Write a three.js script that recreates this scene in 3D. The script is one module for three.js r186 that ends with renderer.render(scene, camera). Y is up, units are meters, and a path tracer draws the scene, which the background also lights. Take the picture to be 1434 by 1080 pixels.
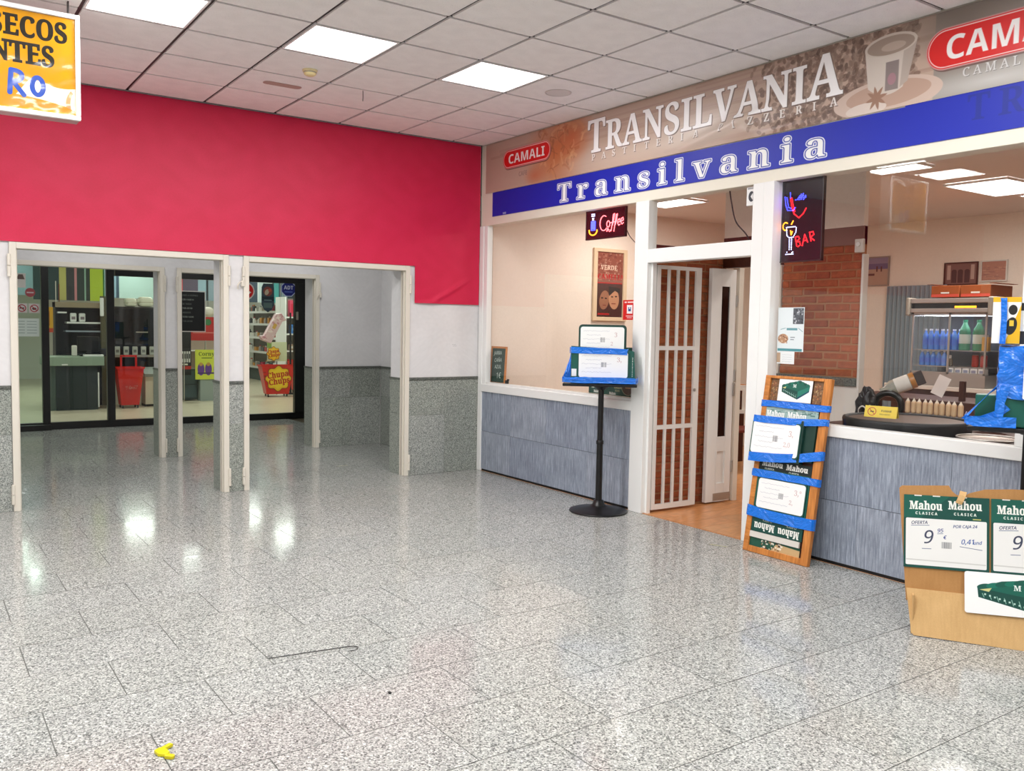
import * as THREE from 'three';
import { RoundedBoxGeometry } from 'three/addons/geometries/RoundedBoxGeometry.js';
import { ConvexGeometry } from 'three/addons/geometries/ConvexGeometry.js';
import { mergeGeometries } from 'three/addons/utils/BufferGeometryUtils.js';
import { RectAreaLightUniformsLib } from 'three/addons/lights/RectAreaLightUniformsLib.js';
import { ImprovedNoise } from 'three/addons/math/ImprovedNoise.js';

// ------------------------------------------------------------------ camera, exposure, lights
const scene = new THREE.Scene();
scene.background = new THREE.Color(0x050505);
const camera = new THREE.PerspectiveCamera(47.44, 1434 / 1080, 0.05, 60);
camera.position.set(-4.922, 1.5, 7.7396);
camera.rotation.set(-0.0664, -0.6049, 0.0181, 'YXZ');
camera.updateMatrixWorld(); camera.updateProjectionMatrix();
const renderer = new THREE.WebGLRenderer({ antialias: true });
renderer.toneMapping = THREE.LinearToneMapping;
renderer.toneMappingExposure = 1.75;
renderer.shadowMap.enabled = true;
RectAreaLightUniformsLib.init();
const HALL_LIGHT = 15, SHOP_LIGHT = 15, STORE_LIGHT = 14, VESTIBULE_FILL = 5;
const HALL_COLOR = 0xffffff, SHOP_COLOR = 0xfff8f0, STORE_COLOR = 0xf4fff2;
function areaLight(x, y, z, w, d, color, power) {
  const l = new THREE.RectAreaLight(color, power, w, d);
  l.position.set(x, y, z); l.rotation.x = -Math.PI / 2; l.name = 'panel_light'; scene.add(l);
  return l;
}

// ------------------------------------------------------------------ helpers
let seed = 12345;
const rnd = () => { seed = (seed * 1664525 + 1013904223) >>> 0; return seed / 4294967296; };
const rr = (a, b) => a + (b - a) * rnd();
const pick = (a) => a[Math.floor(rnd() * a.length) % a.length];
const noise = new ImprovedNoise();
const nz = (x, y, z = 0) => noise.noise(x, y, z);
const PI = Math.PI;
const used = {};
const numbered = (n) => { used[n] = (used[n] ?? -1) + 1; return used[n] ? n + '_' + String(used[n]).padStart(3, '0') : n; };
const V = (x, y, z) => new THREE.Vector3(x, y, z);

function clean(g) {
  g = g.index ? g.toNonIndexed() : g;
  for (const k of Object.keys(g.attributes)) if (!['position', 'normal', 'uv'].includes(k)) g.deleteAttribute(k);
  if (!g.attributes.normal) g.computeVertexNormals();
  if (!g.attributes.uv) g.setAttribute('uv', new THREE.BufferAttribute(new Float32Array(g.attributes.position.count * 2), 2));
  g.clearGroups(); return g;
}
const merge = (a) => (Array.isArray(a) ? (a.length === 1 ? clean(a[0]) : mergeGeometries(a.map(clean))) : a);
function wuv(g, ou = 0, ov = 0, rot = false) {           // uv in metres, by the way each face points
  g = clean(g); g.computeVertexNormals?.call ? 0 : 0;
  const p = g.attributes.position, u = g.attributes.uv, a = V(0, 0, 0), b = V(0, 0, 0), c = V(0, 0, 0);
  for (let i = 0; i < p.count; i += 3) {
    a.fromBufferAttribute(p, i); b.fromBufferAttribute(p, i + 1); c.fromBufferAttribute(p, i + 2);
    const n = b.clone().sub(a).cross(c.clone().sub(a)); const ax = Math.abs(n.x), ay = Math.abs(n.y), az = Math.abs(n.z);
    [a, b, c].forEach((q, k) => {
      let s, t; if (ay >= ax && ay >= az) { s = q.x; t = q.z; } else if (ax >= az) { s = q.z; t = q.y; } else { s = q.x; t = q.y; }
      if (rot) [s, t] = [t, s];
      u.setXY(i + k, s + ou, t + ov);
    });
  }
  return g;
}
const bx = (w, h, d, x = 0, y = 0, z = 0) => new THREE.BoxGeometry(w, h, d).translate(x, y, z);
const sp = (x0, x1, y0, y1, z0, z1) => bx(x1 - x0, y1 - y0, z1 - z0, (x0 + x1) / 2, (y0 + y1) / 2, (z0 + z1) / 2);
const rb = (w, h, d, r, x = 0, y = 0, z = 0, seg = 2) => new RoundedBoxGeometry(w, h, d, seg, r).translate(x, y, z);
const srb = (x0, x1, y0, y1, z0, z1, r, seg = 2) => rb(x1 - x0, y1 - y0, z1 - z0, r, (x0 + x1) / 2, (y0 + y1) / 2, (z0 + z1) / 2, seg);
const cyl = (r0, r1, h, x = 0, y = 0, z = 0, n = 20) => new THREE.CylinderGeometry(r0, r1, h, n).translate(x, y, z);
const lathe = (pts, n = 32) => new THREE.LatheGeometry(pts.map(([x, y]) => new THREE.Vector2(x, y)), n);
const tube = (pts, r, n = 24, m = 8, closed = false) => new THREE.TubeGeometry(new THREE.CatmullRomCurve3(pts.map((p) => V(...p)), closed), n, r, m, closed);
function chamfer(w, h, d, c, jit = 0) {
  const P = [];
  for (const a of [-1, 1]) for (const b of [-1, 1]) for (const e of [-1, 1]) {
    const j = () => (jit ? rr(-jit, jit) : 0), jx = j(), jy = j(), jz = j();
    P.push(V(a * (w / 2 - c) + jx, b * (h / 2 - c) + jy, e * d / 2 + jz), V(a * (w / 2 - c) + jx, b * h / 2 + jy, e * (d / 2 - c) + jz), V(a * w / 2 + jx, b * (h / 2 - c) + jy, e * (d / 2 - c) + jz));
  }
  return new ConvexGeometry(P);
}
function roundShape(w, h, r) {
  const s = new THREE.Shape(), x = -w / 2, y = -h / 2;
  s.moveTo(x + r, y); s.lineTo(x + w - r, y); s.quadraticCurveTo(x + w, y, x + w, y + r); s.lineTo(x + w, y + h - r); s.quadraticCurveTo(x + w, y + h, x + w - r, y + h);
  s.lineTo(x + r, y + h); s.quadraticCurveTo(x, y + h, x, y + h - r); s.lineTo(x, y + r); s.quadraticCurveTo(x, y, x + r, y); return s;
}
function printUV(g, w, h, x0 = -w / 2, y0 = -h / 2, back = [0.004, 0.5]) { // the print on the faces that point to +z, its margin colour elsewhere
  g = clean(g); const p = g.attributes.position, n = g.attributes.normal, u = g.attributes.uv;
  for (let i = 0; i < p.count; i++) if (n.getZ(i) > 0.4) u.setXY(i, (p.getX(i) - x0) / w, (p.getY(i) - y0) / h); else u.setXY(i, ...back);
  return g;
}
const card = (w, h, t) => printUV(bx(w, h, t), w, h);
const shapeCard = (shape, w, h, t) => printUV(new THREE.ExtrudeGeometry(shape, { depth: t, bevelEnabled: false, curveSegments: 10 }).translate(0, 0, -t / 2), w, h);
const roundCard = (w, h, r, t) => shapeCard(roundShape(w, h, r), w, h, t);
function ribbon(path, wid, t, across = [0, 1, 0], rag = 0.002) {          // a strip of tape along a path, with slightly uneven edges
  const n = path.length, pos = [], idx = [];
  for (let i = 0; i < n; i++) {
    const p = V(...path[i]), d = V(...path[Math.min(n - 1, i + 1)]).sub(V(...path[Math.max(0, i - 1)])).normalize();
    const a = V(...across), nn = d.clone().cross(a).normalize(), up = nn.clone().cross(d).normalize();
    const e0 = wid / 2 + rr(-rag, rag), e1 = wid / 2 + rr(-rag, rag), bump = rr(-rag, rag) * 0.6;
    for (const [s, o] of [[-e0, 0], [0, bump], [e1, 0]]) for (const k of [0.5, -0.5]) pos.push(...p.clone().addScaledVector(up, s).addScaledVector(nn, o + k * t).toArray());
  }
  for (let i = 0; i + 1 < n; i++) {
    const a = i * 6, b = a + 6, q = (w, x, y, z) => idx.push(w, x, y, w, y, z);
    q(a, b, b + 2, a + 2); q(a + 2, b + 2, b + 4, a + 4); q(a + 3, b + 3, b + 1, a + 1); q(a + 5, b + 5, b + 3, a + 3); q(a + 1, b + 1, b, a); q(a + 4, b + 4, b + 5, a + 5);
  }
  const g = new THREE.BufferGeometry(); g.setAttribute('position', new THREE.Float32BufferAttribute(pos, 3)); g.setIndex(idx); const o = g.toNonIndexed(); o.computeVertexNormals(); return o;
}
function line3(a, b, n) { const o = []; for (let i = 0; i <= n; i++) o.push(a.map((v, k) => v + (b[k] - v) * i / n)); return o; }

function obj(name, geos, mat, parent) {
  const m = new THREE.Mesh(mat === M.tape ? wuv(merge(geos)) : merge(geos), mat);
  m.name = parent ? name : numbered(name); m.castShadow = m.receiveShadow = true;
  (parent ?? scene).add(m); return m;
}
function tag(o, label, category, group) { o.userData = { ...o.userData, label, category }; if (group) o.userData.group = group; return o; }
function thing(name, label, category, [x, y, z] = [0, 0, 0], turn = 0, group) {
  const o = new THREE.Group(); o.name = numbered(name); scene.add(o); o.position.set(x, y, z); o.rotation.y = turn; return tag(o, label, category, group);
}
function struct(name, geos, mat) {
  let o; if (geos) o = obj(name, geos, mat); else { o = new THREE.Group(); o.name = numbered(name); scene.add(o); }
  o.userData.kind = 'structure'; return o;
}
function copy(o, label, pos, turn) {
  const c = o.clone(); c.name = numbered(o.name.replace(/_\d{3}$/, '')); scene.add(c);
  c.userData = { ...o.userData }; if (label) c.userData.label = label;
  if (pos) c.position.set(...pos); if (turn !== undefined) c.rotation.y = turn; return c;
}
const place = (m, x, y, z, rx = 0, ry = 0, rz = 0) => { m.position.set(x, y, z); m.rotation.set(rx, ry, rz); return m; };

// ------------------------------------------------------------------ textures
function tex(w, h, draw, repeat) {
  const c = document.createElement('canvas'); c.width = w; c.height = h; const g = c.getContext('2d'); draw(g, w, h);
  const t = new THREE.CanvasTexture(c); t.colorSpace = THREE.SRGBColorSpace; t.magFilter = THREE.LinearFilter;
  if (repeat) { t.wrapS = t.wrapT = THREE.RepeatWrapping; t.repeat.set(1 / repeat[0], 1 / repeat[1]); }
  return t;
}
function fieldTex(n, m, f, srgb, repeat) {
  const d = new Uint8Array(n * m * 4);
  for (let j = 0; j < m; j++) for (let i = 0; i < n; i++) { const c = f(i / n, j / m, i, j); const o = (j * n + i) * 4; d[o] = c[0]; d[o + 1] = c[1]; d[o + 2] = c[2]; d[o + 3] = 255; }
  const t = new THREE.DataTexture(d, n, m); t.magFilter = THREE.LinearFilter; t.minFilter = THREE.LinearMipmapLinearFilter; t.wrapS = t.wrapT = THREE.RepeatWrapping;
  if (srgb) t.colorSpace = THREE.SRGBColorSpace; if (repeat) t.repeat.set(1 / repeat[0], 1 / repeat[1]); t.needsUpdate = true; return t;
}
const per = (u, v, f, s = 0) => { // tileable noise
  const a = u * 2 * PI, b = v * 2 * PI, R = f / (2 * PI);
  return nz(R * Math.cos(a) + s, R * Math.sin(a) + R * Math.cos(b) * 1.3, R * Math.sin(b) * 1.3 + s * 0.7);
};
function speckle(base, cols, count, r0, r1, n, size) {
  return tex(n, n, (g) => {
    g.fillStyle = base; g.fillRect(0, 0, n, n);
    for (let i = 0; i < count; i++) {
      const x = rnd() * n, y = rnd() * n, r = rr(r0, r1) * n, a = rnd() * PI, e = rr(0.45, 1); g.fillStyle = pick(cols); g.globalAlpha = rr(0.55, 1);
      for (const dx of [-n, 0, n]) for (const dy of [-n, 0, n]) { if (x + dx < -r || x + dx > n + r || y + dy < -r || y + dy > n + r) continue; g.beginPath(); g.ellipse(x + dx, y + dy, r, r * e, a, 0, 7); g.fill(); }
    }
  }, [size, size]);
}
// text on a canvas whose y axis points up and whose unit is the metre
function txt(g, s, x, y, size, font, draw, sx = 1) { g.save(); g.translate(x, y); g.scale(size / 100 * sx, -size / 100); g.font = font; if (draw) draw(s); else g.fillText(s, 0, 0); g.restore(); }
const crumpleTex = fieldTex(256, 256, (u, v) => { const k = 128 + 120 * per(u, v, 7, 1) + 60 * per(u, v, 17, 6); return [k, k, k]; }, false, [0.2, 0.2]);
const STD = (o) => new THREE.MeshStandardMaterial(o), PHY = (o) => new THREE.MeshPhysicalMaterial(o);
const floorTex = speckle('#bcbdba', ['#5c5e5d', '#6f7170', '#8b8d8b', '#9c9e9b', '#d4d5d1', '#e6e6e2', '#efefec', '#c9cac6', '#7d7f7f'], 34000, 0.0017, 0.0058, 1024, 0.9);
const graniteTex = speckle('#a2a6a0', ['#585c59', '#6a6e6a', '#7b7f7b', '#8f938e', '#b9bcb5', '#c9cbc4', '#d3d4ce'], 46000, 0.0014, 0.005, 1024, 0.9);
const roughTex = fieldTex(256, 256, (u, v) => { const k = 150 + 60 * per(u, v, 9) + 30 * per(u, v, 31, 4); return [k, k, k]; }, false, [1.7, 1.7]);
const plasterTex = fieldTex(256, 256, (u, v) => { const k = 5 * per(u, v, 5) + 4 * per(u, v, 40, 3); return [226 + k, 224 + k, 224 + k]; }, true, [1.5, 1.5]);
const ceilTex = fieldTex(256, 256, (u, v) => { const s = per(u, v, 90, 2) > 0.52 ? -14 : 0, k = 5 * per(u, v, 6) + s + rr(-4, 4); return [248 + k, 243 + k, 240 + k]; }, true, [0.6, 0.6]);
const creamTex = fieldTex(128, 128, (u, v) => { const k = 3 * per(u, v, 5) + rr(-2, 2); return [240 + k, 228 + k, 214 + k]; }, true, [1.5, 1.5]);
const panelTex = fieldTex(512, 512, (u, v) => { // grey blue porcelain with vertical streaks
  const s = nz(u * 110, v * 5, 1) + 0.9 * nz(u * 220, v * 14, 5) + 0.35 * nz(u * 9, v * 7, 8) + 0.6 * Math.max(0, nz(u * 160, v * 30, 12)), k = 30 * s + rr(-7, 7);
  return [150 + k, 158 + k, 172 + k];
}, true, [1.2, 1.2]);
const streakBump = fieldTex(256, 256, (u, v) => { const k = 128 + 90 * (nz(u * 60, v * 4, 1) + 0.6 * nz(u * 120, v * 12, 5)); return [k, k, k]; }, false, [0.5, 0.5]);
const woodTex = (r, g, b, k) => fieldTex(256, 256, (u, v) => { const s = per(u, v * 0.12, 40, 2) * 0.8 + per(u, v * 0.4, 12, 9) * 0.6, q = k * s + rr(-3, 3); return [r + q, g + q * 0.85, b + q * 0.6]; }, true, [0.5, 0.5]);
const lamTex = woodTex(205, 148, 98, 26), oakTex = woodTex(196, 124, 58, 30);
const cardTex = fieldTex(256, 256, (u, v) => { const k = 7 * per(u, v, 6) + 5 * per(u * 1, v * 0.1, 60, 3) + rr(-4, 4); return [205 + k, 166 + k, 112 + k]; }, true, [0.6, 0.6]);
const brickTex = fieldTex(256, 256, (u, v) => { const k = 22 * per(u, v, 9) + 20 * per(u, v, 40, 3) + rr(-10, 10); return [200 + k, 190 + k * 0.9, 186 + k * 0.8]; }, true, [0.35, 0.35]);
const redTex = fieldTex(256, 256, (u, v) => { const k = 5 * per(u, v, 7) + rr(-3, 3); return [214 + k, 22 + k, 72 + k]; }, true, [1, 1]);
const storeFloorTex = fieldTex(128, 128, (u, v) => { const k = 6 * per(u, v, 5) + rr(-3, 3); return [206 + k, 196 + k, 172 + k]; }, true, [1.2, 1.2]);

for (const t of [panelTex, streakBump]) t.wrapS = t.wrapT = THREE.MirroredRepeatWrapping;

const M = {
  floor: [0xe6e6e4, 0xe1e2e0, 0xe4e4e1].map((c) => PHY({ map: floorTex, color: c, roughness: 0.19, roughnessMap: roughTex, specularIntensity: 0.45 })),
  grout: STD({ color: 0x6a6a66, roughness: 0.8 }),
  granite: [0xffffff, 0xf2f4f0, 0xeceeea].map((c) => STD({ map: graniteTex, color: c, roughness: 0.33 })),
  graniteCap: STD({ map: graniteTex, color: 0x9a9c98, roughness: 0.4 }),
  plaster: STD({ map: plasterTex, roughness: 0.75 }),
  ceil: STD({ map: ceilTex, roughness: 0.9 }),
  rail: STD({ color: 0x332c2a, roughness: 0.55 }),
  cream: STD({ map: creamTex, roughness: 0.8 }),
  shopCeil: STD({ color: 0xe6dcd6, roughness: 0.85 }),
  panel: [0xffffff, 0xf4f6f8, 0xeef0f4].map((c) => STD({ map: panelTex, color: c, roughness: 0.42, bumpMap: streakBump, bumpScale: 0.0012 })),
  pvc: PHY({ color: 0xf3f3f0, roughness: 0.28, clearcoat: 0.3 }),
  steel: STD({ color: 0xe4ddcf, roughness: 0.42 }),
  steelDark: STD({ color: 0x9a9286, roughness: 0.5 }),
  rust: STD({ color: 0x7a3a2a, roughness: 0.8 }),
  whiteSteel: STD({ color: 0xe9e5e0, roughness: 0.35 }),
  black: STD({ color: 0x0b0b0c, roughness: 0.35 }),
  blackMatte: STD({ color: 0x141415, roughness: 0.6 }),
  fascia: STD({ color: 0xe9e3d3, roughness: 0.5 }),
  glass: PHY({ color: 0xffffff, roughness: 0.0, transmission: 1, thickness: 0, ior: 1.5 }),
  glassGreen: PHY({ color: 0xd6ebe2, roughness: 0.0, transmission: 1, thickness: 0, ior: 1.5 }),
  glassDim: PHY({ color: 0xe9eeec, roughness: 0.0, transmission: 1, thickness: 0, ior: 1.5 }),
  lam: [0xffffff, 0xf2e6da, 0xfff4ea].map((c) => PHY({ map: lamTex, color: c, roughness: 0.3 })),
  oak: STD({ map: oakTex, roughness: 0.42 }),
  darkWood: STD({ map: oakTex, color: 0x5a3f30, roughness: 0.5 }),
  cardboard: STD({ map: cardTex, roughness: 0.85 }),
  cardboardShaded: STD({ map: cardTex, color: 0xe2cdb8, roughness: 0.85 }),  // same cardboard, darkened to paint shade on the upper panel of the sign
  tape: PHY({ color: 0x0a74e0, roughness: 0.2, clearcoat: 0.7, clearcoatRoughness: 0.1, bumpMap: crumpleTex, bumpScale: 0.007 }),
  green: STD({ color: 0x0f5a4c, roughness: 0.4 }),
  darkGreen: STD({ color: 0x12382f, roughness: 0.4 }),
  mortar: STD({ color: 0xa5734f, roughness: 0.95 }),
  brick: [0xdc8450, 0xcc7244, 0xe08c58, 0xc06840, 0xd47a4e].map((c) => STD({ map: brickTex, color: c, roughness: 0.85 })),
  red: PHY({ map: redTex, roughness: 0.5, sheen: 0.25, sheenColor: new THREE.Color(0xff90b0), sheenRoughness: 0.5 }),
  lampFrame: STD({ color: 0xf4f4f2, roughness: 0.4 }),
  diffuser: STD({ color: 0xffffff, emissive: 0xffffff, emissiveIntensity: 2.2, roughness: 0.5 }),
  white: STD({ color: 0xefefec, roughness: 0.5 }),
  offWhite: STD({ color: 0xd9d4cb, roughness: 0.6 }),
  silver: STD({ color: 0xb8b4ae, roughness: 0.35, metalness: 0.6 }),
  storeFloor: STD({ map: storeFloorTex, roughness: 0.3 }),
  redPlastic: PHY({ color: 0xd81e14, roughness: 0.35, clearcoat: 0.2 }),
  ledRed: STD({ color: 0x400000, emissive: 0xff1a22, emissiveIntensity: 4 }),
  ledPink: STD({ color: 0x400000, emissive: 0xff5a60, emissiveIntensity: 4 }),
  ledBlue: STD({ color: 0x000040, emissive: 0x3a40ff, emissiveIntensity: 4 }),
  ledWhite: STD({ color: 0x303040, emissive: 0xc8ccff, emissiveIntensity: 3 }),
  ledOrange: STD({ color: 0x402000, emissive: 0xff8a20, emissiveIntensity: 3.5 }),
};
const flat = (t, r = 0.5) => STD({ map: t, roughness: r });
const col = (c, r = 0.5) => STD({ color: c, roughness: r });

const inView = (x, y, z, m = 1.06) => { const p = V(x, y, z).applyMatrix4(camera.matrixWorldInverse); if (p.z > -0.1) return false; p.applyMatrix4(camera.projectionMatrix); return Math.abs(p.x) < m && Math.abs(p.y) < m; };
const distCam = (x, y, z) => Math.hypot(x - camera.position.x, y - camera.position.y, z - camera.position.z);

// ------------------------------------------------------------------ the hall floor: granite tiles in running bond
const floor = struct('floor', sp(-10, 0, -0.12, -0.003, -5.6, 12), M.grout);
{
  const cells = [], TX = 0.603, TZ = 0.405, gap = 0.0045;
  for (let j = -24; j < 20; j++) {
    const z0 = 4.05 + TZ * j, off = (j % 2 === 0) ? -3.32 : -3.62;
    if (z0 + TZ < -5.55 || z0 > 11.9) continue;
    for (let k = -12; k < 8; k++) {
      const x0 = Math.max(-9.99, off + TX * k), x1 = Math.min(-0.002, off + TX * (k + 1)); if (x1 - x0 < 0.05) continue;
      const za = Math.max(z0, -5.59), zb = Math.min(z0 + TZ, 11.99), cx = (x0 + x1) / 2, cz = (za + zb) / 2;
      const vis = [[x0, za], [x1, za], [x0, zb], [x1, zb], [cx, cz]].some(([a, b]) => inView(a, 0, b, 1.0));
      const d = distCam(cx, 0, cz);
      cells.push({ x0, x1, za, zb, cx, cz, s: vis ? 1 / (d * d * d) : 0 });
    }
  }
  cells.sort((a, b) => b.s - a.s);
  const rest = [];
  const shared = [];
  for (let v = 0; v < 8; v++) shared.push(wuv(bx(TX - gap, 0.01, TZ - gap, 0, -0.005, 0), rr(0, 5), rr(0, 5)));
  cells.forEach((c, i) => {
    const full = c.x1 - c.x0 > TX - 0.001 && c.zb - c.za > TZ - 0.001;
    if (i < 298 && c.s > 0) {
      const g = full ? shared[i % 8] : wuv(bx(c.x1 - c.x0 - gap, 0.01, c.zb - c.za - gap, 0, -0.005, 0), rr(0, 5), rr(0, 5));
      const m = obj('floor_tile', g, M.floor[(i * 7 + (i >> 2)) % 3], floor); m.position.set(c.cx, rr(-0.0004, 0.0004), c.cz);
    } else rest.push(wuv(sp(c.x0 + gap / 2, c.x1 - gap / 2, -0.01, 0, c.za + gap / 2, c.zb - gap / 2), rr(0, 5), rr(0, 5)));
  });
  const r = obj('floor_tile', rest, M.floor[0], floor); r.userData.kind = 'stuff';
}

// ------------------------------------------------------------------ the hall ceiling: tiles in a dark grid, light panels
const CY = 3.345, cxk = (k) => -0.375 - 0.608 * k, czk = (m) => 0.645 + 0.607 * m;
const lampCells = new Set();
for (const k of [1, 3, 5, 7, 9, 11]) for (const m of [2, 7, 12]) lampCells.add(k + ',' + m);
const ceiling = struct('ceiling', sp(-10, 0.05, CY + 0.012, CY + 0.16, -0.02, 12), M.rail);
{
  const rest = [], sharedT = [];
  for (let v = 0; v < 5; v++) sharedT.push(wuv(bx(0.582, 0.014, 0.581, 0, 0.007, 0), rr(0, 3), rr(0, 3)));
  for (let k = -1; k < 16; k++) for (let m = -1; m < 19; m++) {
    if (lampCells.has(k + ',' + m)) continue;
    const xa = Math.max(cxk(k + 1), -9.98), xb = Math.min(cxk(k), -0.004), za = Math.max(czk(m), 0.002), zb = Math.min(czk(m + 1), 11.98);
    if (xb - xa < 0.05 || zb - za < 0.05) continue;
    const cx = (xa + xb) / 2, cz = (za + zb) / 2;
    const vis = [[xa, za], [xb, za], [xa, zb], [xb, zb], [cx, cz]].some(([a, b]) => inView(a, CY, b, 1.0));
    const full = xb - xa > 0.6 && zb - za > 0.6;
    const g = full ? sharedT[(k * 3 + m + 40) % 5] : wuv(bx(xb - xa - 0.026, 0.014, zb - za - 0.026, 0, 0.007, 0), rr(0, 3), rr(0, 3));
    if (vis) { const t = obj('ceiling_tile', g, M.ceil, ceiling); t.position.set(cx, CY + rr(-0.001, 0.001), cz); } else rest.push(g.clone().translate(cx, CY, cz));
  }
  obj('ceiling_tile', rest, M.ceil, ceiling).userData.kind = 'stuff';
}
function panelLamp(x, y, z, w, d, label, group, color, power, mat = M.diffuser) {
  const t = thing('ceiling_light', label, 'light', [x, y, z], 0, group);
  obj('frame', [bx(w, 0.02, 0.014, 0, 0.008, d / 2 - 0.007), bx(w, 0.02, 0.014, 0, 0.008, -d / 2 + 0.007), bx(0.014, 0.02, d - 0.028, w / 2 - 0.007, 0.008, 0), bx(0.014, 0.02, d - 0.028, -w / 2 + 0.007, 0.008, 0)], M.lampFrame, t);
  obj('diffuser', bx(w - 0.028, 0.008, d - 0.028, 0, 0.008, 0), mat, t);
  areaLight(x, y - 0.006, z, w - 0.04, d - 0.04, color, power);
  return t;
}
for (const m of [2, 7, 12]) for (const k of [1, 3, 5, 7, 9, 11]) {
  const x = cxk(k + 0.5), z = czk(m + 0.5);
  const seen = m === 2 && k <= 5;
  const label = seen ? { 5: 'square white ceiling light panel nearest the yellow hanging sign', 3: 'square ceiling light panel above the smoke detector, between two others', 1: 'square ceiling light panel nearest the cafe sign banner' }[k] : 'square white ceiling light panel behind or beside the viewer in the hall';
  panelLamp(x, CY, z, 0.585, 0.585, label, seen ? undefined : 'hall ceiling lights outside the frame', HALL_COLOR, HALL_LIGHT);
}

// ------------------------------------------------------------------ the back wall with two doorways, and the second wall behind it
const DW = [[-4.26, -2.595], [-2.465, -0.82]], DTOP = 2.082;
function doorwayWall(name, x0, x1, top, zf, depth, gran, cols) {
  const s = new THREE.Shape(); s.moveTo(x0, 0); s.lineTo(x0, top); s.lineTo(x1, top); s.lineTo(x1, 0);
  // the outline runs round the doorways, which reach the floor
  const xs = []; for (const [a, b] of DW) xs.push([a + 0.036, b - 0.036]);
  const o = new THREE.Shape(); o.moveTo(x0, 0); o.lineTo(xs[0][0], 0); o.lineTo(xs[0][0], DTOP - 0.036); o.lineTo(xs[0][1], DTOP - 0.036); o.lineTo(xs[0][1], 0);
  o.lineTo(xs[1][0], 0); o.lineTo(xs[1][0], DTOP - 0.036); o.lineTo(xs[1][1], DTOP - 0.036); o.lineTo(xs[1][1], 0); o.lineTo(x1, 0); o.lineTo(x1, top); o.lineTo(x0, top);
  const g = new THREE.ExtrudeGeometry(o, { depth: depth - 0.008, bevelEnabled: false }).translate(0, 0, zf - depth);
  const w = struct(name, wuv(g), M.plaster);
  const tile = (xa, xb, ya, yb, za, zb, i) => { const c = wuv(sp(xa + 0.001, xb - 0.001, ya + 0.001, yb - 0.001, za, zb), rr(0, 5), rr(0, 5)); obj('granite_tile', c, M.granite[i % 3], w); };
  for (const [xa, xb, joints, i] of gran) { let y = 0; for (const j of [...joints, 0.955]) { tile(xa, xb, y, j, zf - 0.008, zf, i + Math.round(y * 9)); y = j; } }
  for (const [a, b] of cols) obj('granite_cap', wuv(srb(a, b, 0.955, 0.982, zf - 0.008, zf + 0.012, 0.006, 1)), M.graniteCap, w);
  // granite in the reveals of the doorways
  for (const [a, b] of xs) for (const [x, d] of [[a, 1], [b, -1]]) {
    tile(Math.min(x, x + d * 0.01), Math.max(x, x + d * 0.01), 0, 0.61, zf - depth, zf - 0.105, 1); tile(Math.min(x, x + d * 0.01), Math.max(x, x + d * 0.01), 0.61, 0.955, zf - depth, zf - 0.105, 2);
    obj('granite_cap', wuv(sp(Math.min(x, x + d * 0.014), Math.max(x, x + d * 0.014), 0.955, 0.975, zf - depth - 0.004, zf - 0.105)), M.graniteCap, w);
  }
  return w;
}
const wallBack = doorwayWall('wall_back', -10, -0.002, CY + 0.05, 0, 0.32,
  [[-5.4, -4.262, [0.6], 0], [-6.6, -5.4, [0.33], 1], [-7.8, -6.6, [0.6], 2], [-2.594, -2.466, [0.6], 1], [-0.818, -0.405, [0.6], 0], [-0.405, -0.004, [0.33], 2]], [[-7.8, -4.262], [-2.594, -2.466], [-0.818, -0.004]]);
const wallInner = doorwayWall('wall_vestibule', -5.2, 0.45, 2.8, -2.3, 0.36,
  [[-2.594, -2.466, [0.6], 2], [-0.818, -0.41, [0.6], 1], [-0.41, -0.006, [0.6], 0]], [[-2.594, -2.466], [-0.818, -0.006]]);
// the two rooms between: side walls and ceiling
{
  const w = struct('wall_right', wuv(sp(0.008, 0.12, 0, 2.8, -2.31, -0.325)), M.plaster);
  for (const [a, b] of [[-2.3, -1.65], [-1.65, -1.0], [-1.0, -0.33]]) for (const [c, d] of [[0, 0.61], [0.61, 0.955]]) obj('granite_tile', wuv(sp(0, 0.008, c + 0.001, d - 0.001, a + 0.001, b - 0.001), rr(0, 5), rr(0, 5)), pick(M.granite), w);
  obj('granite_cap', wuv(sp(-0.012, 0.008, 0.955, 0.98, -2.3, -0.33)), M.graniteCap, w);
  const w2 = struct('wall_right', wuv(sp(0.31, 0.43, 0, 2.8, -5.5, -2.662)), M.plaster);
  obj('granite_tile', wuv(sp(0.3, 0.31, 0, 0.955, -5.5, -2.664)), M.granite[0], w2);
  struct('wall_left', wuv(sp(-5.32, -5.2, 0, 2.8, -5.5, -0.325)), M.plaster);
  struct('ceiling', wuv(sp(-5.35, 0.45, 2.8, 2.9, -5.65, -0.325)), M.plaster);
  for (const [x, z, l] of [[-3.4, -1.3, 'added unseen fill panel in the first lobby above the left doorway'], [-1.3, -1.3, 'added unseen fill panel in the first lobby above the right doorway'], [-3.2, -4.1, 'added unseen fill panel in the second lobby on the side of the till'], [-1.1, -4.1, 'added unseen fill panel in the second lobby on the side of the baskets']]) panelLamp(x, 2.775, z, 0.58, 0.58, l, undefined, HALL_COLOR, VESTIBULE_FILL);  // out-of-sight panels added to brighten the two lobbies
}
function hinge(parent, x, y, z, len = 0.17) {
  const h = obj('hinge', [cyl(0.0125, 0.0125, len * 0.48, 0, -len * 0.255, 0, 12), cyl(0.0125, 0.0125, len * 0.48, 0, len * 0.255, 0, 12), cyl(0.008, 0.0125, 0.012, 0, len * 0.5, 0, 12), bx(0.024, len * 0.9, 0.006, 0.0, 0, -0.01)], M.steel, parent);
  h.position.set(x, y, z);
}
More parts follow.
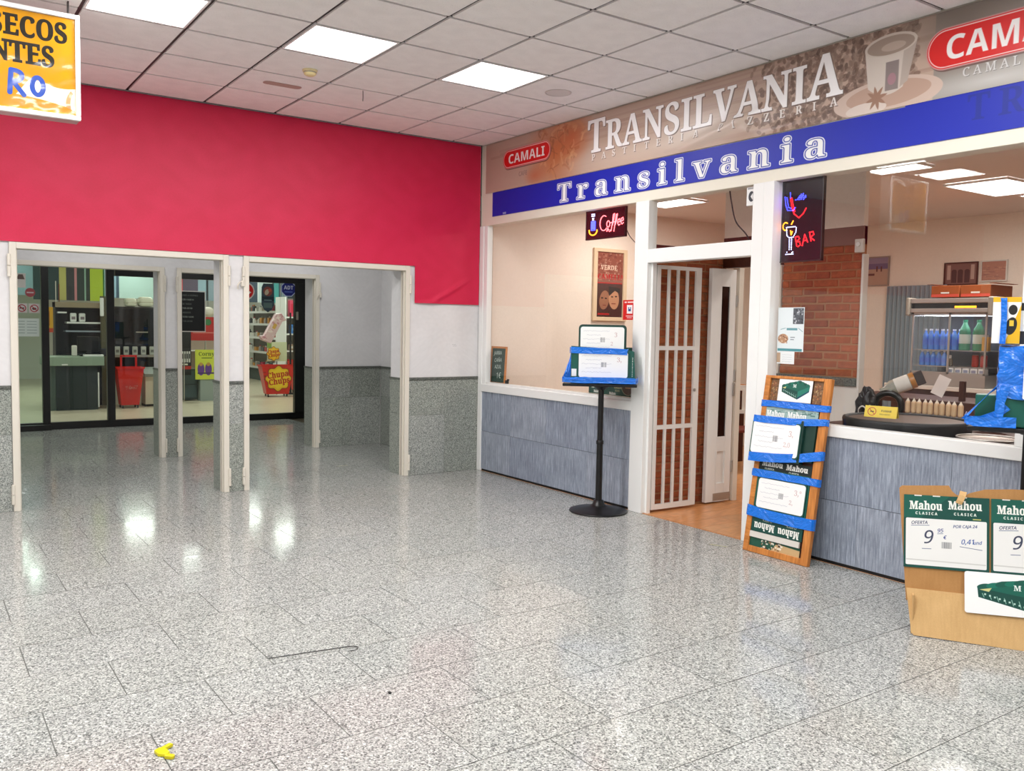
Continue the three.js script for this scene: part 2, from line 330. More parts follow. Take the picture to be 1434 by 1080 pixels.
DW.forEach(([a, b], i) => {
  for (const zf of [0, -2.3]) {
    const d = struct('door_' + (i + 1 + (zf ? 2 : 0)));
    const z0 = zf + 0.0, top = DTOP;
    obj('frame_jamb', [srb(a, a + 0.048, 0, top, zf - 0.002, zf + 0.014, 0.003, 1), sp(a + 0.034, a + 0.042, 0, top - 0.04, zf - 0.1, zf)], M.steel, d);
    obj('frame_jamb', [srb(b - 0.048, b, 0, top, zf - 0.002, zf + 0.014, 0.003, 1), sp(b - 0.042, b - 0.034, 0, top - 0.04, zf - 0.1, zf)], M.steel, d);
    obj('frame_head', [srb(a + 0.048, b - 0.048, top - 0.048, top, zf - 0.002, zf + 0.014, 0.003, 1), sp(a + 0.04, b - 0.04, top - 0.05, top - 0.042, zf - 0.1, zf)], M.steel, d);
    for (const [x, s] of [[a + 0.042, 1], [b - 0.042, -1]]) {
      obj('rebate', [sp(Math.min(x, x + s * 0.014), Math.max(x, x + s * 0.014), 0, top - 0.05, zf - 0.036, zf - 0.018), sp(Math.min(x, x + s * 0.012), Math.max(x, x + s * 0.012), 0, top - 0.05, zf - 0.084, zf - 0.062)], M.steel, d);
      obj('rebate_line', sp(Math.min(x, x + s * 0.002), Math.max(x, x + s * 0.002), 0.004, top - 0.06, zf - 0.06, zf - 0.038), s < 0 ? M.rust : M.steelDark, d).userData.label = s < 0 ? 'rust red primer line in the frame rebate' : 'dark gap line in the frame rebate';
    }
    for (const [x, s] of [[a - 0.002, -1], [b + 0.002, 1]]) { hinge(d, x, 1.9, zf + 0.016); hinge(d, x, 0.13, zf + 0.016, 0.15); }
    if (i === 1) obj('hook', [tube([[0, 0, 0], [-0.03, 0.01, 0.03], [-0.05, -0.02, 0.035], [-0.045, -0.05, 0.02]], 0.007, 10, 6), cyl(0.014, 0.014, 0.05, 0, 0, 0.008, 10)], M.steel, d).position.set(zf ? b + 0.01 : a - 0.012, 1.84, zf + 0.01);
  }
});
// pencil scribbles on the plaster, flat marks
{
  const t = tex(256, 128, (g, w, h) => { g.fillStyle = '#e4e2e2'; g.fillRect(0, 0, w, h); g.strokeStyle = '#6d6a70'; g.lineWidth = 3; for (let r = 0; r < 2; r++) { g.beginPath(); for (let i = 0; i < 14; i++) g.lineTo(60 + i * 8 + r * 20, 48 + r * 34 + ((i * 37) % 13) - 6); g.stroke(); } });
  tag(place(obj('scribble', card(0.11, 0.055, 0.001), flat(t, 0.8)), -0.29, 1.305, -0.0072), 'small two-line pencil scribble on the white wall below the red banner', 'scribble');
}
// the red sheet stretched over the top of the wall
{
  const P = [], U = [], I = [], put = (x, y) => {
    const fold = 0.0035 * nz(x * 0.9 + y * 1.6, y * 4.2 + x * 1.05, 3) + 0.0022 * nz(x * 2.1, y * 6 + x * 2.2, 7);
    let z = 0.012 + fold;
    if (y < 2.2) { const q = (x + 0.58) * 0.55 - (y - 1.74); const along = THREE.MathUtils.smoothstep(x, -0.66, -0.5) * (1 - THREE.MathUtils.smoothstep(x, -0.3, -0.1)); z += along * (0.018 * Math.exp(-((q - 0.01) ** 2) / 0.0008) - 0.004); if (y < 1.75) z += 0.012 * Math.exp(-((x + 0.6) ** 2) / 0.01); }
    P.push(x, y, z); U.push(x, y); return P.length / 3 - 1;
  };
  const patch = (x0, x1, y0, y1, n, m) => { const id = []; for (let j = 0; j <= m; j++) for (let i = 0; i <= n; i++) id.push(put(x0 + (x1 - x0) * i / n, y0 + (y1 - y0) * j / m)); for (let j = 0; j < m; j++) for (let i = 0; i < n; i++) { const a = id[j * (n + 1) + i], b = id[j * (n + 1) + i + 1], c = id[(j + 1) * (n + 1) + i], d = id[(j + 1) * (n + 1) + i + 1]; I.push(a, b, d, a, d, c); } };
  patch(-9.9, -0.768, 2.085, CY - 0.004, 150, 26); patch(-0.768, -0.018, 2.085, CY - 0.004, 30, 26); patch(-0.768, -0.018, 1.722, 2.085, 40, 24);
  const g = new THREE.BufferGeometry(); g.setAttribute('position', new THREE.Float32BufferAttribute(P, 3)); g.setAttribute('uv', new THREE.Float32BufferAttribute(U, 2)); g.setIndex(I); g.computeVertexNormals();
  tag(obj('red_banner', g, M.red), 'long plain red sheet covering the wall above the two doorways', 'banner');
}
// the rest of the hall, outside the frame
struct('wall_left', wuv(sp(-10.15, -10, 0, CY + 0.05, -0.02, 12)), M.plaster);
struct('wall_rear', wuv(sp(-10.15, 0.2, 0, CY + 0.05, 12, 12.15)), M.plaster);

// ------------------------------------------------------------------ the cafe front: wainscot, fascia, windows and entrance
const wallRight = struct('wall_right', [sp(0.012, 0.12, 0.02, 0.83, 0.075, 2.375), sp(0.012, 0.12, 0.02, 0.83, 3.75, 12)], M.grout);
{
  let i = 0;
  for (const [za, zb] of [[0.075, 0.6], [0.6, 1.19], [1.19, 1.79], [1.79, 2.37], [3.755, 3.89], [3.89, 4.48], [4.48, 5.07], [5.07, 5.66], [5.66, 6.25], [6.25, 6.84], [6.84, 7.43]])
    for (const [ya, yb] of [[0.022, 0.414], [0.417, 0.828]]) obj('wall_tile', wuv(sp(0, 0.012, ya, yb, za + 0.001, zb - 0.001), rr(0, 4), rr(0, 4)), M.panel[i++ % 3], wallRight);
  obj('wall_tile', wuv(sp(0, 0.012, 0.022, 0.828, 7.43, 12)), M.panel[0], wallRight);
  obj('base_gap', [sp(0.008, 0.12, 0, 0.02, 0.075, 2.375), sp(0.008, 0.12, 0, 0.02, 3.75, 12)], M.blackMatte, wallRight);
}
const fascia = struct('wall_right', srb(0, 0.14, 2.53, CY + 0.02, 0.0, 12, 0.004, 1), M.fascia);
const zsheet = (x, y0, y1, z0, z1) => new THREE.PlaneGeometry(z1 - z0, y1 - y0).rotateY(-PI / 2).translate(x, (y0 + y1) / 2, (z0 + z1) / 2);
const PX = (x0, x1, y0, y1, z0, z1) => srb(x0, x1, y0, y1, z0, z1, 0.005, 2);
{ // left window
  const w = struct('window_1');
  obj('frame', [PX(-0.012, 0.07, 0, 2.53, 0.004, 0.075), PX(-0.004, 0.06, 0.9, 2.53, 0.075, 0.14), PX(-0.018, 0.075, 0.83, 0.908, 0.075, 2.37), sp(0.0, 0.06, 0.905, 0.93, 0.14, 2.37)], M.pvc, w);
  obj('pane', zsheet(0.03, 0.925, 2.535, 0.135, 2.37), M.glass, w);
}
{ // entrance
  const d = struct('door_5');
  obj('frame_post', PX(-0.02, 0.075, 0, 2.53, 2.37, 2.525), M.pvc, d);
  obj('frame_post', [PX(-0.02, 0.075, 0, 2.53, 3.57, 3.665)], M.pvc, d);
  obj('frame_post', [PX(-0.024, 0.075, 0, 2.53, 3.667, 3.755)], M.pvc, d);
  obj('transom', PX(-0.02, 0.075, 2.032, 2.142, 2.525, 3.57), M.pvc, d);
  obj('door_stop', sp(0.02, 0.06, 0, 2.035, 2.525, 2.55), M.pvc, d);
  obj('pane', zsheet(0.03, 2.14, 2.535, 2.52, 3.575), M.glass, d);
  obj('threshold', sp(-0.004, 0.012, 0, 0.006, 2.53, 3.565), M.lam[1], d);
}
{ // wide window
  const w = struct('window_2');
  obj('frame', [PX(-0.018, 0.075, 0.83, 0.905, 3.755, 12), PX(-0.012, 0.07, 0.905, 2.53, 5.41, 5.53), PX(-0.012, 0.07, 0.905, 2.53, 7.4, 7.52)], M.pvc, w);
  for (const [a, b] of [[3.755, 5.415], [5.525, 7.405], [7.515, 12]]) obj('pane', zsheet(0.03, 0.9, 2.535, a, b), M.glass, w);
}
// ---- blue name board
const onRight = (m, x, y, z) => place(m, x, y, z, 0, -PI / 2, 0);        // faces the hall
{
  const s = new THREE.Shape(); const z0 = 0.224, z1 = 7.2, W = z1 - z0;
  s.moveTo(0, 2.612); s.lineTo(W, 2.612); s.lineTo(W, 2.9); s.lineTo(4.68 - z0, 2.876); s.lineTo(4.68 - z0, 2.846); s.lineTo(0, 2.85); s.closePath();
  const t = tex(2048, 128, (g, w, h) => {
    g.fillStyle = '#0722aa'; g.fillRect(0, 0, w, h); const k = w / W, ky = h / 0.3; g.scale(k, -ky); g.translate(0, -0.3);
    // old letters left a darker ghost further along
    g.fillStyle = 'rgba(8,34,120,0.55)'; for (let i = 0; i < 8; i++) txt(g, 'TRANSILV'[i], 4.83 + i * 0.17, 0.09, 0.2, 'bold 100px serif');
    const word = 'Transilvania', a = 1.304 - z0, b = 4.15 - z0, SZ = 0.22; g.font = 'bold 100px serif';
    const ws = [...word].map((c) => g.measureText(c).width * SZ * 0.0136), tot = ws.reduce((p, q) => p + q, 0), gapw = (b - a - tot) / 11; let x = a;
    [...word].forEach((c, i) => {
      txt(g, c, x, 0.036, SZ, 'bold 100px serif', (s) => {
        g.lineJoin = 'round'; g.strokeStyle = '#f2f2f0'; g.lineWidth = 9; g.strokeText(s, 0, 0); g.strokeStyle = '#24359a'; g.lineWidth = 4; g.strokeText(s, 0, 0);
        g.fillStyle = '#f4f4f2'; g.fillText(s, 0, 0); g.strokeStyle = '#24359a'; g.lineWidth = 1.6; g.strokeText(s, 0, 0);
      }, 1.36);
      x += ws[i] + gapw;
    });
    g.fillStyle = '#c8cce0'; txt(g, 'BAR', 0.19, 0.012, 0.03, 'bold 100px sans-serif');
  });
  const geo = new THREE.ExtrudeGeometry(s, { depth: 0.006, bevelEnabled: false });
  const m = obj('shop_sign', printUV(geo, W, 0.3, 0, 2.606, [0.995, 0.5]), STD({ map: t, roughness: 0.5 }));
  onRight(m, -0.0005, 0, z0); tag(m, 'long blue name board with white outlined letters above the cafe windows', 'sign');
}
// ---- printed banner above it
{
  const z0 = 0.1, z1 = 7.0, W = z1 - z0, y0 = 2.853, y1 = 3.338, Hh = y1 - y0;
  const t = tex(2048, 256, (g, w, h) => {
    g.scale(w / W, -h / Hh); g.translate(-z0, -y1);
    g.fillStyle = '#bda392'; g.fillRect(z0, y0, W, Hh);
    for (let i = 0; i < 40; i++) { g.fillStyle = pick(['#a88a7b', '#bda294', '#ae9184', '#b79c8e']); g.globalAlpha = 0.5; const y = rr(y0, y1); g.fillRect(rr(z0, 4), y, rr(0.5, 3), rr(0.004, 0.03)); }
    g.globalAlpha = 1;
    const blob = (cx, cy, rx, ry, c, a) => { const q = g.createRadialGradient(0, 0, 0, 0, 0, 1); q.addColorStop(0, c); q.addColorStop(1, c.replace(/[\d.]+\)$/, '0)')); g.save(); g.translate(cx, cy); g.scale(rx, ry); g.fillStyle = q; g.globalAlpha = a; g.beginPath(); g.arc(0, 0, 1, 0, 7); g.fill(); g.restore(); };
    // picture print: bread on a board at one end
    blob(1.25, 3.1, 0.5, 0.42, 'rgba(196,110,62,1)', 1); blob(1.5, 3.2, 0.35, 0.25, 'rgba(190,96,52,1)', 0.9); blob(0.95, 2.93, 0.2, 0.1, 'rgba(190,105,70,1)', 0.8);
    for (let i = 0; i < 60; i++) { g.strokeStyle = pick(['#c98a5c', '#a85c34', '#d8a67a', '#8f5636']); g.globalAlpha = 0.45; g.lineWidth = rr(0.008, 0.03); g.beginPath(); const x = rr(0.95, 1.65), y = rr(2.9, 3.32); g.moveTo(x, y); g.quadraticCurveTo(x + rr(-0.1, 0.1), y + rr(0, 0.1), x + rr(-0.05, 0.15), y + rr(-0.1, 0.1)); g.stroke(); }
    g.globalAlpha = 1; blob(2.6, 2.95, 1.4, 0.16, 'rgba(214,196,180,1)', 0.9); blob(3.1, 3.0, 0.6, 0.16, 'rgba(228,218,208,1)', 0.7);
    // coffee beans
    for (let i = 0; i < 1500; i++) { const x = rr(3.5, 4.75), y = rr(y0, y1); if (rnd() > (x - 3.4) * 1.4) continue; g.globalAlpha = 0.6; g.fillStyle = pick(['#7d6355', '#6a5145', '#8d7466', '#9a8375', '#5c463c']); g.save(); g.translate(x, y); g.rotate(rr(0, 3)); g.beginPath(); g.ellipse(0, 0, 0.022, 0.013, 0, 0, 7); g.fill(); g.restore(); }
    g.globalAlpha = 1; g.fillStyle = '#8c8680'; g.globalAlpha = 0.85; g.fillRect(4.85, y0, 3, Hh); g.globalAlpha = 1; blob(5.2, 2.9, 0.7, 0.1, 'rgba(200,198,194,1)', 0.9); blob(5.0, 3.25, 0.4, 0.2, 'rgba(120,108,98,1)', 0.9);
    // saucer, cup, star anise
    const E = (cx, cy, rx, ry, c) => { g.fillStyle = c; g.beginPath(); g.ellipse(cx, cy, rx, ry, 0, 0, 7); g.fill(); };
    E(4.55, 2.93, 0.36, 0.11, '#cdb6a8'); E(4.56, 2.945, 0.28, 0.075, '#b99a88'); E(4.42, 2.88, 0.14, 0.04, '#d9cabf');
    g.fillStyle = '#d2c6bb'; g.beginPath(); g.moveTo(4.4, 3.23); g.lineTo(4.43, 3.0); g.quadraticCurveTo(4.54, 2.9, 4.66, 2.97); g.lineTo(4.74, 3.23); g.closePath(); g.fill();
    g.fillStyle = '#b8aa9f'; g.beginPath(); g.moveTo(4.66, 3.2); g.lineTo(4.64, 2.97); g.lineTo(4.69, 3.0); g.lineTo(4.74, 3.22); g.fill();
    E(4.57, 3.235, 0.172, 0.066, '#cfc2b6'); E(4.57, 3.232, 0.155, 0.054, '#a08d7f'); E(4.59, 3.222, 0.08, 0.026, '#b9a698');
    g.fillStyle = '#8c7f7c'; g.fillRect(4.545, 2.965, 0.085, 0.17); g.fillStyle = '#b58d92'; E(4.587, 3.03, 0.028, 0.035, '#a98088');
    g.fillStyle = '#9a7560'; for (let i = 0; i < 8; i++) { g.save(); g.translate(4.49, 2.935); g.rotate(i * PI / 4 + 0.2); g.beginPath(); g.moveTo(0, -0.012); g.quadraticCurveTo(0.04, -0.016, 0.075, 0); g.quadraticCurveTo(0.04, 0.016, 0, 0.012); g.fill(); g.restore(); }
    // big word in small capitals
    const word = 'TRANSILVANIA', a = 1.72, b = 4.25, sz = [...word].map((_, i) => (i === 0 || i === 11 ? 0.385 : 0.335)); g.font = 'bold 100px serif';
    const ws = [...word].map((c, i) => g.measureText(c).width * sz[i] / 100); const f = (b - a) / ws.reduce((p, q) => p + q, 0); let x = a;
    [...word].forEach((c, i) => { const F = 'bold 100px serif'; txt(g, c, x + 0.012, 3.005, sz[i], F, (s) => { g.fillStyle = 'rgba(90,74,66,0.75)'; g.fillText(s, 0, 0); }, f); txt(g, c, x, 3.015, sz[i], F, (s) => { g.lineWidth = 3; g.strokeStyle = '#7d6b62'; g.strokeText(s, 0, 0); g.fillStyle = '#fffdfd'; g.fillText(s, 0, 0); g.lineWidth = 1; g.strokeStyle = '#fffdfd'; g.strokeText(s, 0, 0); }, f); x += ws[i] * f; });
    const sub = 'PASTITERIA PIZZERIA', n = sub.length; [...sub].forEach((c, i) => { const px = 1.78 + (4.16 - 1.78) * i / (n - 1), F = 'bold 100px serif'; g.fillStyle = '#6f5c52'; txt(g, c, px + 0.006, 2.94, 0.075, F); g.fillStyle = '#efe9e4'; txt(g, c, px, 2.945, 0.075, F); });
    // two red badges with small mirrored words under them
    const badge = (xa, xb, ya, yb, fs) => {
      const r = (yb - ya) / 2; const path = (e) => { g.beginPath(); g.moveTo(xa + r, ya - e); g.lineTo(xb - r, ya - e); g.arc(xb - r, ya + r, r + e, -PI / 2, PI / 2); g.lineTo(xa + r, yb + e); g.arc(xa + r, ya + r, r + e, PI / 2, PI * 1.5); g.closePath(); };
      g.fillStyle = 'rgba(80,40,36,0.6)'; g.save(); g.translate(0.008, -0.01); path(0.012); g.fill(); g.restore();
      g.fillStyle = '#c9908c'; path(0.012); g.fill(); g.fillStyle = '#dc1410'; path(0.004); g.fill(); g.strokeStyle = '#f2d8d4'; g.lineWidth = 0.006; path(-0.004); g.stroke();
      g.font = 'bold 100px sans-serif'; const sx = (xb - xa - 2 * r * 0.95) / (g.measureText('CAMALI').width * fs / 100); g.fillStyle = '#f6f2f0'; txt(g, 'CAMALI', xa + r * 0.95, ya + r - fs * 0.36, fs, 'bold 100px sans-serif', undefined, sx);
    };
    badge(0.42, 1.178, 3.06, 3.222, 0.125); badge(4.81, 5.74, 3.02, 3.232, 0.185);
    g.fillStyle = 'rgba(120,104,98,0.6)'; txt(g, 'CAFE', 0.68, 2.955, 0.06, 'bold 100px sans-serif'); g.fillStyle = '#7a7672'; txt(g, 'C A M A L I', 5.024, 2.943, 0.068, '100px serif', undefined, 1.0); g.fillStyle = '#d6d4d2'; txt(g, 'C A M A L I', 5.02, 2.946, 0.068, '100px serif', undefined, 1.0);
  });
  // the sheet, with the creases it has under the big word
  const P = [], U = [], I = [], n = 260, m = 22, seg = (x, y, ax, ay, bx_, by, wd, hgt) => { const dx = bx_ - ax, dy = by - ay, L = dx * dx + dy * dy, q = ((x - ax) * dx + (y - ay) * dy) / L; const d = Math.hypot(x - ax - dx * THREE.MathUtils.clamp(q, 0, 1), y - ay - dy * THREE.MathUtils.clamp(q, 0, 1)); return hgt * Math.exp(-d * d / (wd * wd)) * Math.sin(PI * THREE.MathUtils.clamp(q * 0.86 + 0.07, 0, 1)); };
  for (let j = 0; j <= m; j++) for (let i = 0; i <= n; i++) {
    const z = z0 + W * i / n, y = y0 + Hh * j / m;
    let d = 0.006 + 0.0012 * nz(z * 2, y * 6, 1);
    d += seg(z, y, 2.75, 2.86, 3.75, 3.06, 0.035, 0.024) + seg(z, y, 3.15, 2.94, 3.6, 2.9, 0.05, 0.016) + seg(z, y, 3.3, 3.08, 3.55, 2.88, 0.05, 0.014) + seg(z, y, 3.6, 2.88, 4.1, 2.9, 0.03, 0.012);
    P.push(z - z0, y - y0, d); U.push(i / n, j / m);
  }
  for (let j = 0; j < m; j++) for (let i = 0; i < n; i++) { const a = j * (n + 1) + i, b = a + 1, c = a + n + 1, d = c + 1; I.push(a, b, d, a, d, c); }
  const g = new THREE.BufferGeometry(); g.setAttribute('position', new THREE.Float32BufferAttribute(P, 3)); g.setAttribute('uv', new THREE.Float32BufferAttribute(U, 2)); g.setIndex(I); g.computeVertexNormals();
  const b = obj('shop_banner', g, PHY({ map: t, roughness: 0.38, clearcoat: 0.25, clearcoatRoughness: 0.3 }));
  onRight(b, -0.004, y0, z0); tag(b, 'creased beige photo banner with white lettering and red badges over the cafe', 'banner');
}

// ------------------------------------------------------------------ the cafe room
const SY = 2.84;
const shopFloor = struct('floor', sp(0.0, 5.3, -0.12, -0.006, 0.0, 12), M.darkWood);
{
  let i = 0; const rest = [];
  for (let r = 0; r < 62; r++) {
    const za = 0.06 + r * 0.192, zb = za + 0.1905; let x = 0.001 - (r * 0.47) % 1.25;
    while (x < 5.2) { const a = Math.max(0.001, x), b = Math.min(5.2, x + 1.249); if (b - a > 0.02) { const g = wuv(sp(a, b, -0.008, 0, za, zb), rr(0, 4), rr(0, 4), true); if (za > 0.9 && za < 4 && a < 3.2) obj('floor_plank', g, M.lam[i++ % 3], shopFloor); else rest.push(g); } x += 1.25; }
  }
  obj('floor_plank', rest, M.lam[0], shopFloor).userData.kind = 'stuff';
}
struct('ceiling', sp(0.1, 5.3, SY, SY + 0.1, -0.06, 12), M.shopCeil);
struct('wall_left', wuv(sp(0.122, 5.2, 0, SY, -0.06, 0.05)), M.cream);
struct('wall_far', wuv(sp(5.0, 5.2, 0, SY, 0.05, 12)), M.cream);
struct('wall_right', wuv(sp(0.14, 5.2, 0, SY, 11.85, 12)), M.cream);
for (const [x, z, w, d, seen, label] of [[1.6, 1.05, 0.6, 0.62, 1, 'bright ceiling panel seen through the glass over the cafe door'], [1.64, 3.61, 0.3, 0.47, 1, 'small bright ceiling panel inside the cafe near the BAR sign'], [3.16, 3.67, 0.9, 0.56, 1, 'large bright ceiling panel inside the cafe above the fridge'], [1.2, 6.6, 0.6, 0.6, 0, 'ceiling panel in the hidden part of the cafe near the window']])
  panelLamp(x, SY - 0.022, z, w, d, label, 'cafe ceiling panels', SHOP_COLOR, SHOP_LIGHT);

// brick walls round the lobby behind the entrance
function brickWall(w, x0, x1, y0, y1, map, pitchY = 0.0625, L = 0.225) {
  // map(geometry) sets a brick laid in a local frame (x along, y up, z out) into the wall
  const vars = []; for (let v = 0; v < 6; v++) vars.push([wuv(chamfer(L - 0.011, pitchY - 0.011, 0.035, 0.005, 0.0018), rr(0, 2), rr(0, 2)), wuv(chamfer(L / 2 - 0.011, pitchY - 0.011, 0.035, 0.005, 0.0015), rr(0, 2), rr(0, 2))]);
  let r = 0, k = 0;
  for (let y = y0; y + pitchY <= y1 + 0.002; y += pitchY, r++) {
    let x = x0 - (r % 2 ? L / 2 : 0) - ((r * 7) % 3) * 0.02;
    while (x < x1 - 0.02) {
      const a = Math.max(x, x0), b = Math.min(x + L, x1); x += L; if (b - a < 0.03) continue;
      const half = b - a < L - 0.01; const g = half ? wuv(chamfer(b - a - 0.011, pitchY - 0.011, 0.035, 0.004, 0.0012), rr(0, 2), rr(0, 2)) : vars[k % 6][0];
      const m = obj('brick', g, M.brick[(k * 3 + r * 2 + (k >> 2)) % 5], w); map(m, (a + b) / 2, y + pitchY / 2, rr(-0.003, 0.004)); k++;
    }
  }
}
{ // along the entrance, behind the folded gate
  const w = struct('wall_left', sp(0.1, 1.0, 0, 2.17, 2.3, 2.4375), M.mortar);
  brickWall(w, 0.1, 0.95, 0.005, 2.17, (m, x, y, d) => m.position.set(x, y, 2.425 + d));
  obj('top_board', wuv(srb(0.09, 1.0, 2.17, 2.195, 2.29, 2.46, 0.004)), M.darkWood, w);
}
{ // facing the street window, with the inner doorway beside it
  const w = struct('wall_back', [sp(0.967, 1.0, 0, 2.3, 3.08, 3.8), sp(0.967, 1.0, 2.06, 2.3, 2.43, 3.08)], M.mortar);
  brickWall(w, 3.07, 3.79, 1.165, 2.18, (m, z, y, d) => { m.position.set(0.98 - d, y, z); m.rotation.y = -PI / 2; });
  obj('upper_wall', wuv(sp(0.95, 1.0, 2.3, SY, 2.45, 3.8)), M.cream, w);
  obj('wall_band', sp(0.958, 1.0, 2.165, 2.3, 3.07, 3.8), col(0x8a6a60, 0.8), w);
  obj('granite_cap', wuv(srb(0.93, 0.975, 1.1, 1.163, 3.06, 3.8, 0.006, 1)), M.graniteCap, w);
  obj('lower_panel', sp(0.95, 0.975, 0, 1.1, 3.06, 3.8), M.offWhite, w);
  obj('corner_strip', srb(0.94, 1.004, 0, 2.09, 3.8, 3.82, 0.004, 1), M.offWhite, w);
  obj('lintel', sp(0.945, 1.01, 2.045, 2.3, 2.45, 3.07), M.darkWood, w);
  obj('door_post', [srb(0.95, 1.02, 0, 2.05, 3.03, 3.07, 0.004, 1), srb(1.07, 1.13, 0, 2.05, 2.455, 2.53, 0.004, 1)], M.steel, w);
}
{ const t = thing('thermostat', 'small white box on the corner of the brick pillar', 'thermostat', [0.925, 2.15, 3.79]); obj('body', rb(0.03, 0.1, 0.07, 0.006), M.offWhite, t); obj('dial', cyl(0.016, 0.016, 0.012, 0, 0, 0, 16).rotateZ(PI / 2).translate(-0.02, 0.01, 0), M.white, t); }
{ // narrow door leaf folded back against the brick
  const t = thing('door_leaf', 'narrow white door leaf with a dark glass slit standing open on bricks', 'door', [0.735, 0.012, 2.505], -0.01);
  const w = 0.3, h = 2.02;
  obj('panel', [srb(0, 0.12, 0, h, -0.02, 0.02, 0.003, 1), srb(0.225, w, 0, h, -0.02, 0.02, 0.003, 1), sp(0.12, 0.225, 0, 0.16, -0.02, 0.02), sp(0.12, 0.225, 0.44, 0.57, -0.02, 0.02), sp(0.12, 0.225, 1.87, h, -0.02, 0.02), sp(0.12, 0.225, 0.15, 0.45, -0.02, 0.008)], M.white, t);
  obj('slit_glass', sp(0.12, 0.225, 0.56, 1.88, 0.006, 0.012), PHY({ color: 0x2a120c, roughness: 0.08 }), t);
  obj('moulding', [sp(0.113, 0.122, 0.55, 1.89, 0.0, 0.022), sp(0.223, 0.232, 0.55, 1.89, 0.0, 0.022), sp(0.113, 0.122, 0.15, 0.45, 0, 0.024), sp(0.223, 0.232, 0.15, 0.45, 0, 0.024)], M.white, t);
  obj('kick_plate', [sp(0.09, w, 0.012, 0.075, 0.02, 0.023)], M.silver, t);
  for (const y of [0.3, 1.1, 1.75]) obj('hinge', cyl(0.01, 0.01, 0.1, w + 0.012, y, 0.02, 10), M.silver, t);
  obj('lock', [rb(0.02, 0.12, 0.012, 0.003, 0.3, 0.98, 0.026)], M.silver, t);
}
{ // barred gate
  const t = thing('security_gate', 'white steel barred gate folded inwards beside the brick wall', 'gate', [0.075, 0.022, 2.535], -0.02);
  const W = 0.5, Hg = 2.0;
  obj('frame', [srb(0, 0.04, 0, Hg, -0.012, 0.012, 0.003, 1), srb(W - 0.062, W, 0, Hg, -0.012, 0.012, 0.003, 1), sp(0.04, W - 0.062, 0, 0.042, -0.012, 0.012), sp(0.04, W - 0.062, Hg - 0.03, Hg, -0.012, 0.012)], M.whiteSteel, t);
  for (const x of [0.136, 0.238, 0.342]) obj('bar', srb(x - 0.012, x + 0.012, 0.04, Hg - 0.028, -0.01, 0.01, 0.003, 1), M.whiteSteel, t);
  for (const y of [0.68, 1.33]) obj('rail', sp(0.04, W - 0.06, y - 0.017, y + 0.017, -0.0115, 0.0115), M.whiteSteel, t);
  for (const y of [0.16, 1.5, 1.82]) { obj('hinge', [cyl(0.012, 0.012, 0.05, -0.02, y + 0.027, 0, 12), cyl(0.012, 0.012, 0.05, -0.02, y - 0.027, 0, 12), bx(0.03, 0.05, 0.006, -0.005, y, -0.004)], M.whiteSteel, t); }
  obj('lock', [cyl(0.013, 0.013, 0.01, 0, 0, 0, 14).rotateX(PI / 2).translate(W - 0.05, 0.98, 0.015)], M.silver, t);
}

// ------------------------------------------------------------------ print used on cards and cartons
const scribble = (g, x, y, w, n, amp) => { g.beginPath(); for (let i = 0; i <= n; i++) g.lineTo(x + w * i / n, y + (rnd() - 0.5) * amp); g.stroke(); };
const barcode = (g, x, y, w, h) => { g.fillStyle = '#55565c'; let q = x; while (q < x + w) { const b = rr(1, 4); g.fillRect(q, y, b, h); q += b + rr(1.5, 4); } };
function priceTex(price, lower) {
  return tex(512, 288, (g, w, h) => {
    g.fillStyle = '#0f4a40'; g.fillRect(0, 0, w, h); g.fillStyle = '#f4f4f2'; g.beginPath(); g.roundRect(10, 10, w - 20, h - 20, 26); g.fill();
    g.strokeStyle = '#c3c4cb'; g.lineWidth = 3; for (let r = 0; r < 5; r++) scribble(g, 40 + (r % 2) * 40, 52 + r * 42, r % 2 ? 160 : 300, 26, 10);
    barcode(g, 236, 118, 50, 50); g.font = '64px serif'; g.fillStyle = '#c9a8a8'; g.fillText(price, 390, 112); if (lower) { g.font = '52px serif'; g.fillText(lower, 350, 200); }
  });
}
function beerText(g, s, x, y, size, c = '#f3f1ea') { g.fillStyle = c; txt2(g, s, x, y, size, 'bold 100px serif', 0.78); }
function txt2(g, s, x, y, size, font, sx = 1) { g.save(); g.translate(x, y); g.scale(size / 100 * sx, size / 100); g.font = font; g.fillText(s, 0, 0); g.lineWidth = 4; g.strokeStyle = g.fillStyle; g.lineJoin = 'miter'; g.strokeText(s, 0, 0); g.restore(); }
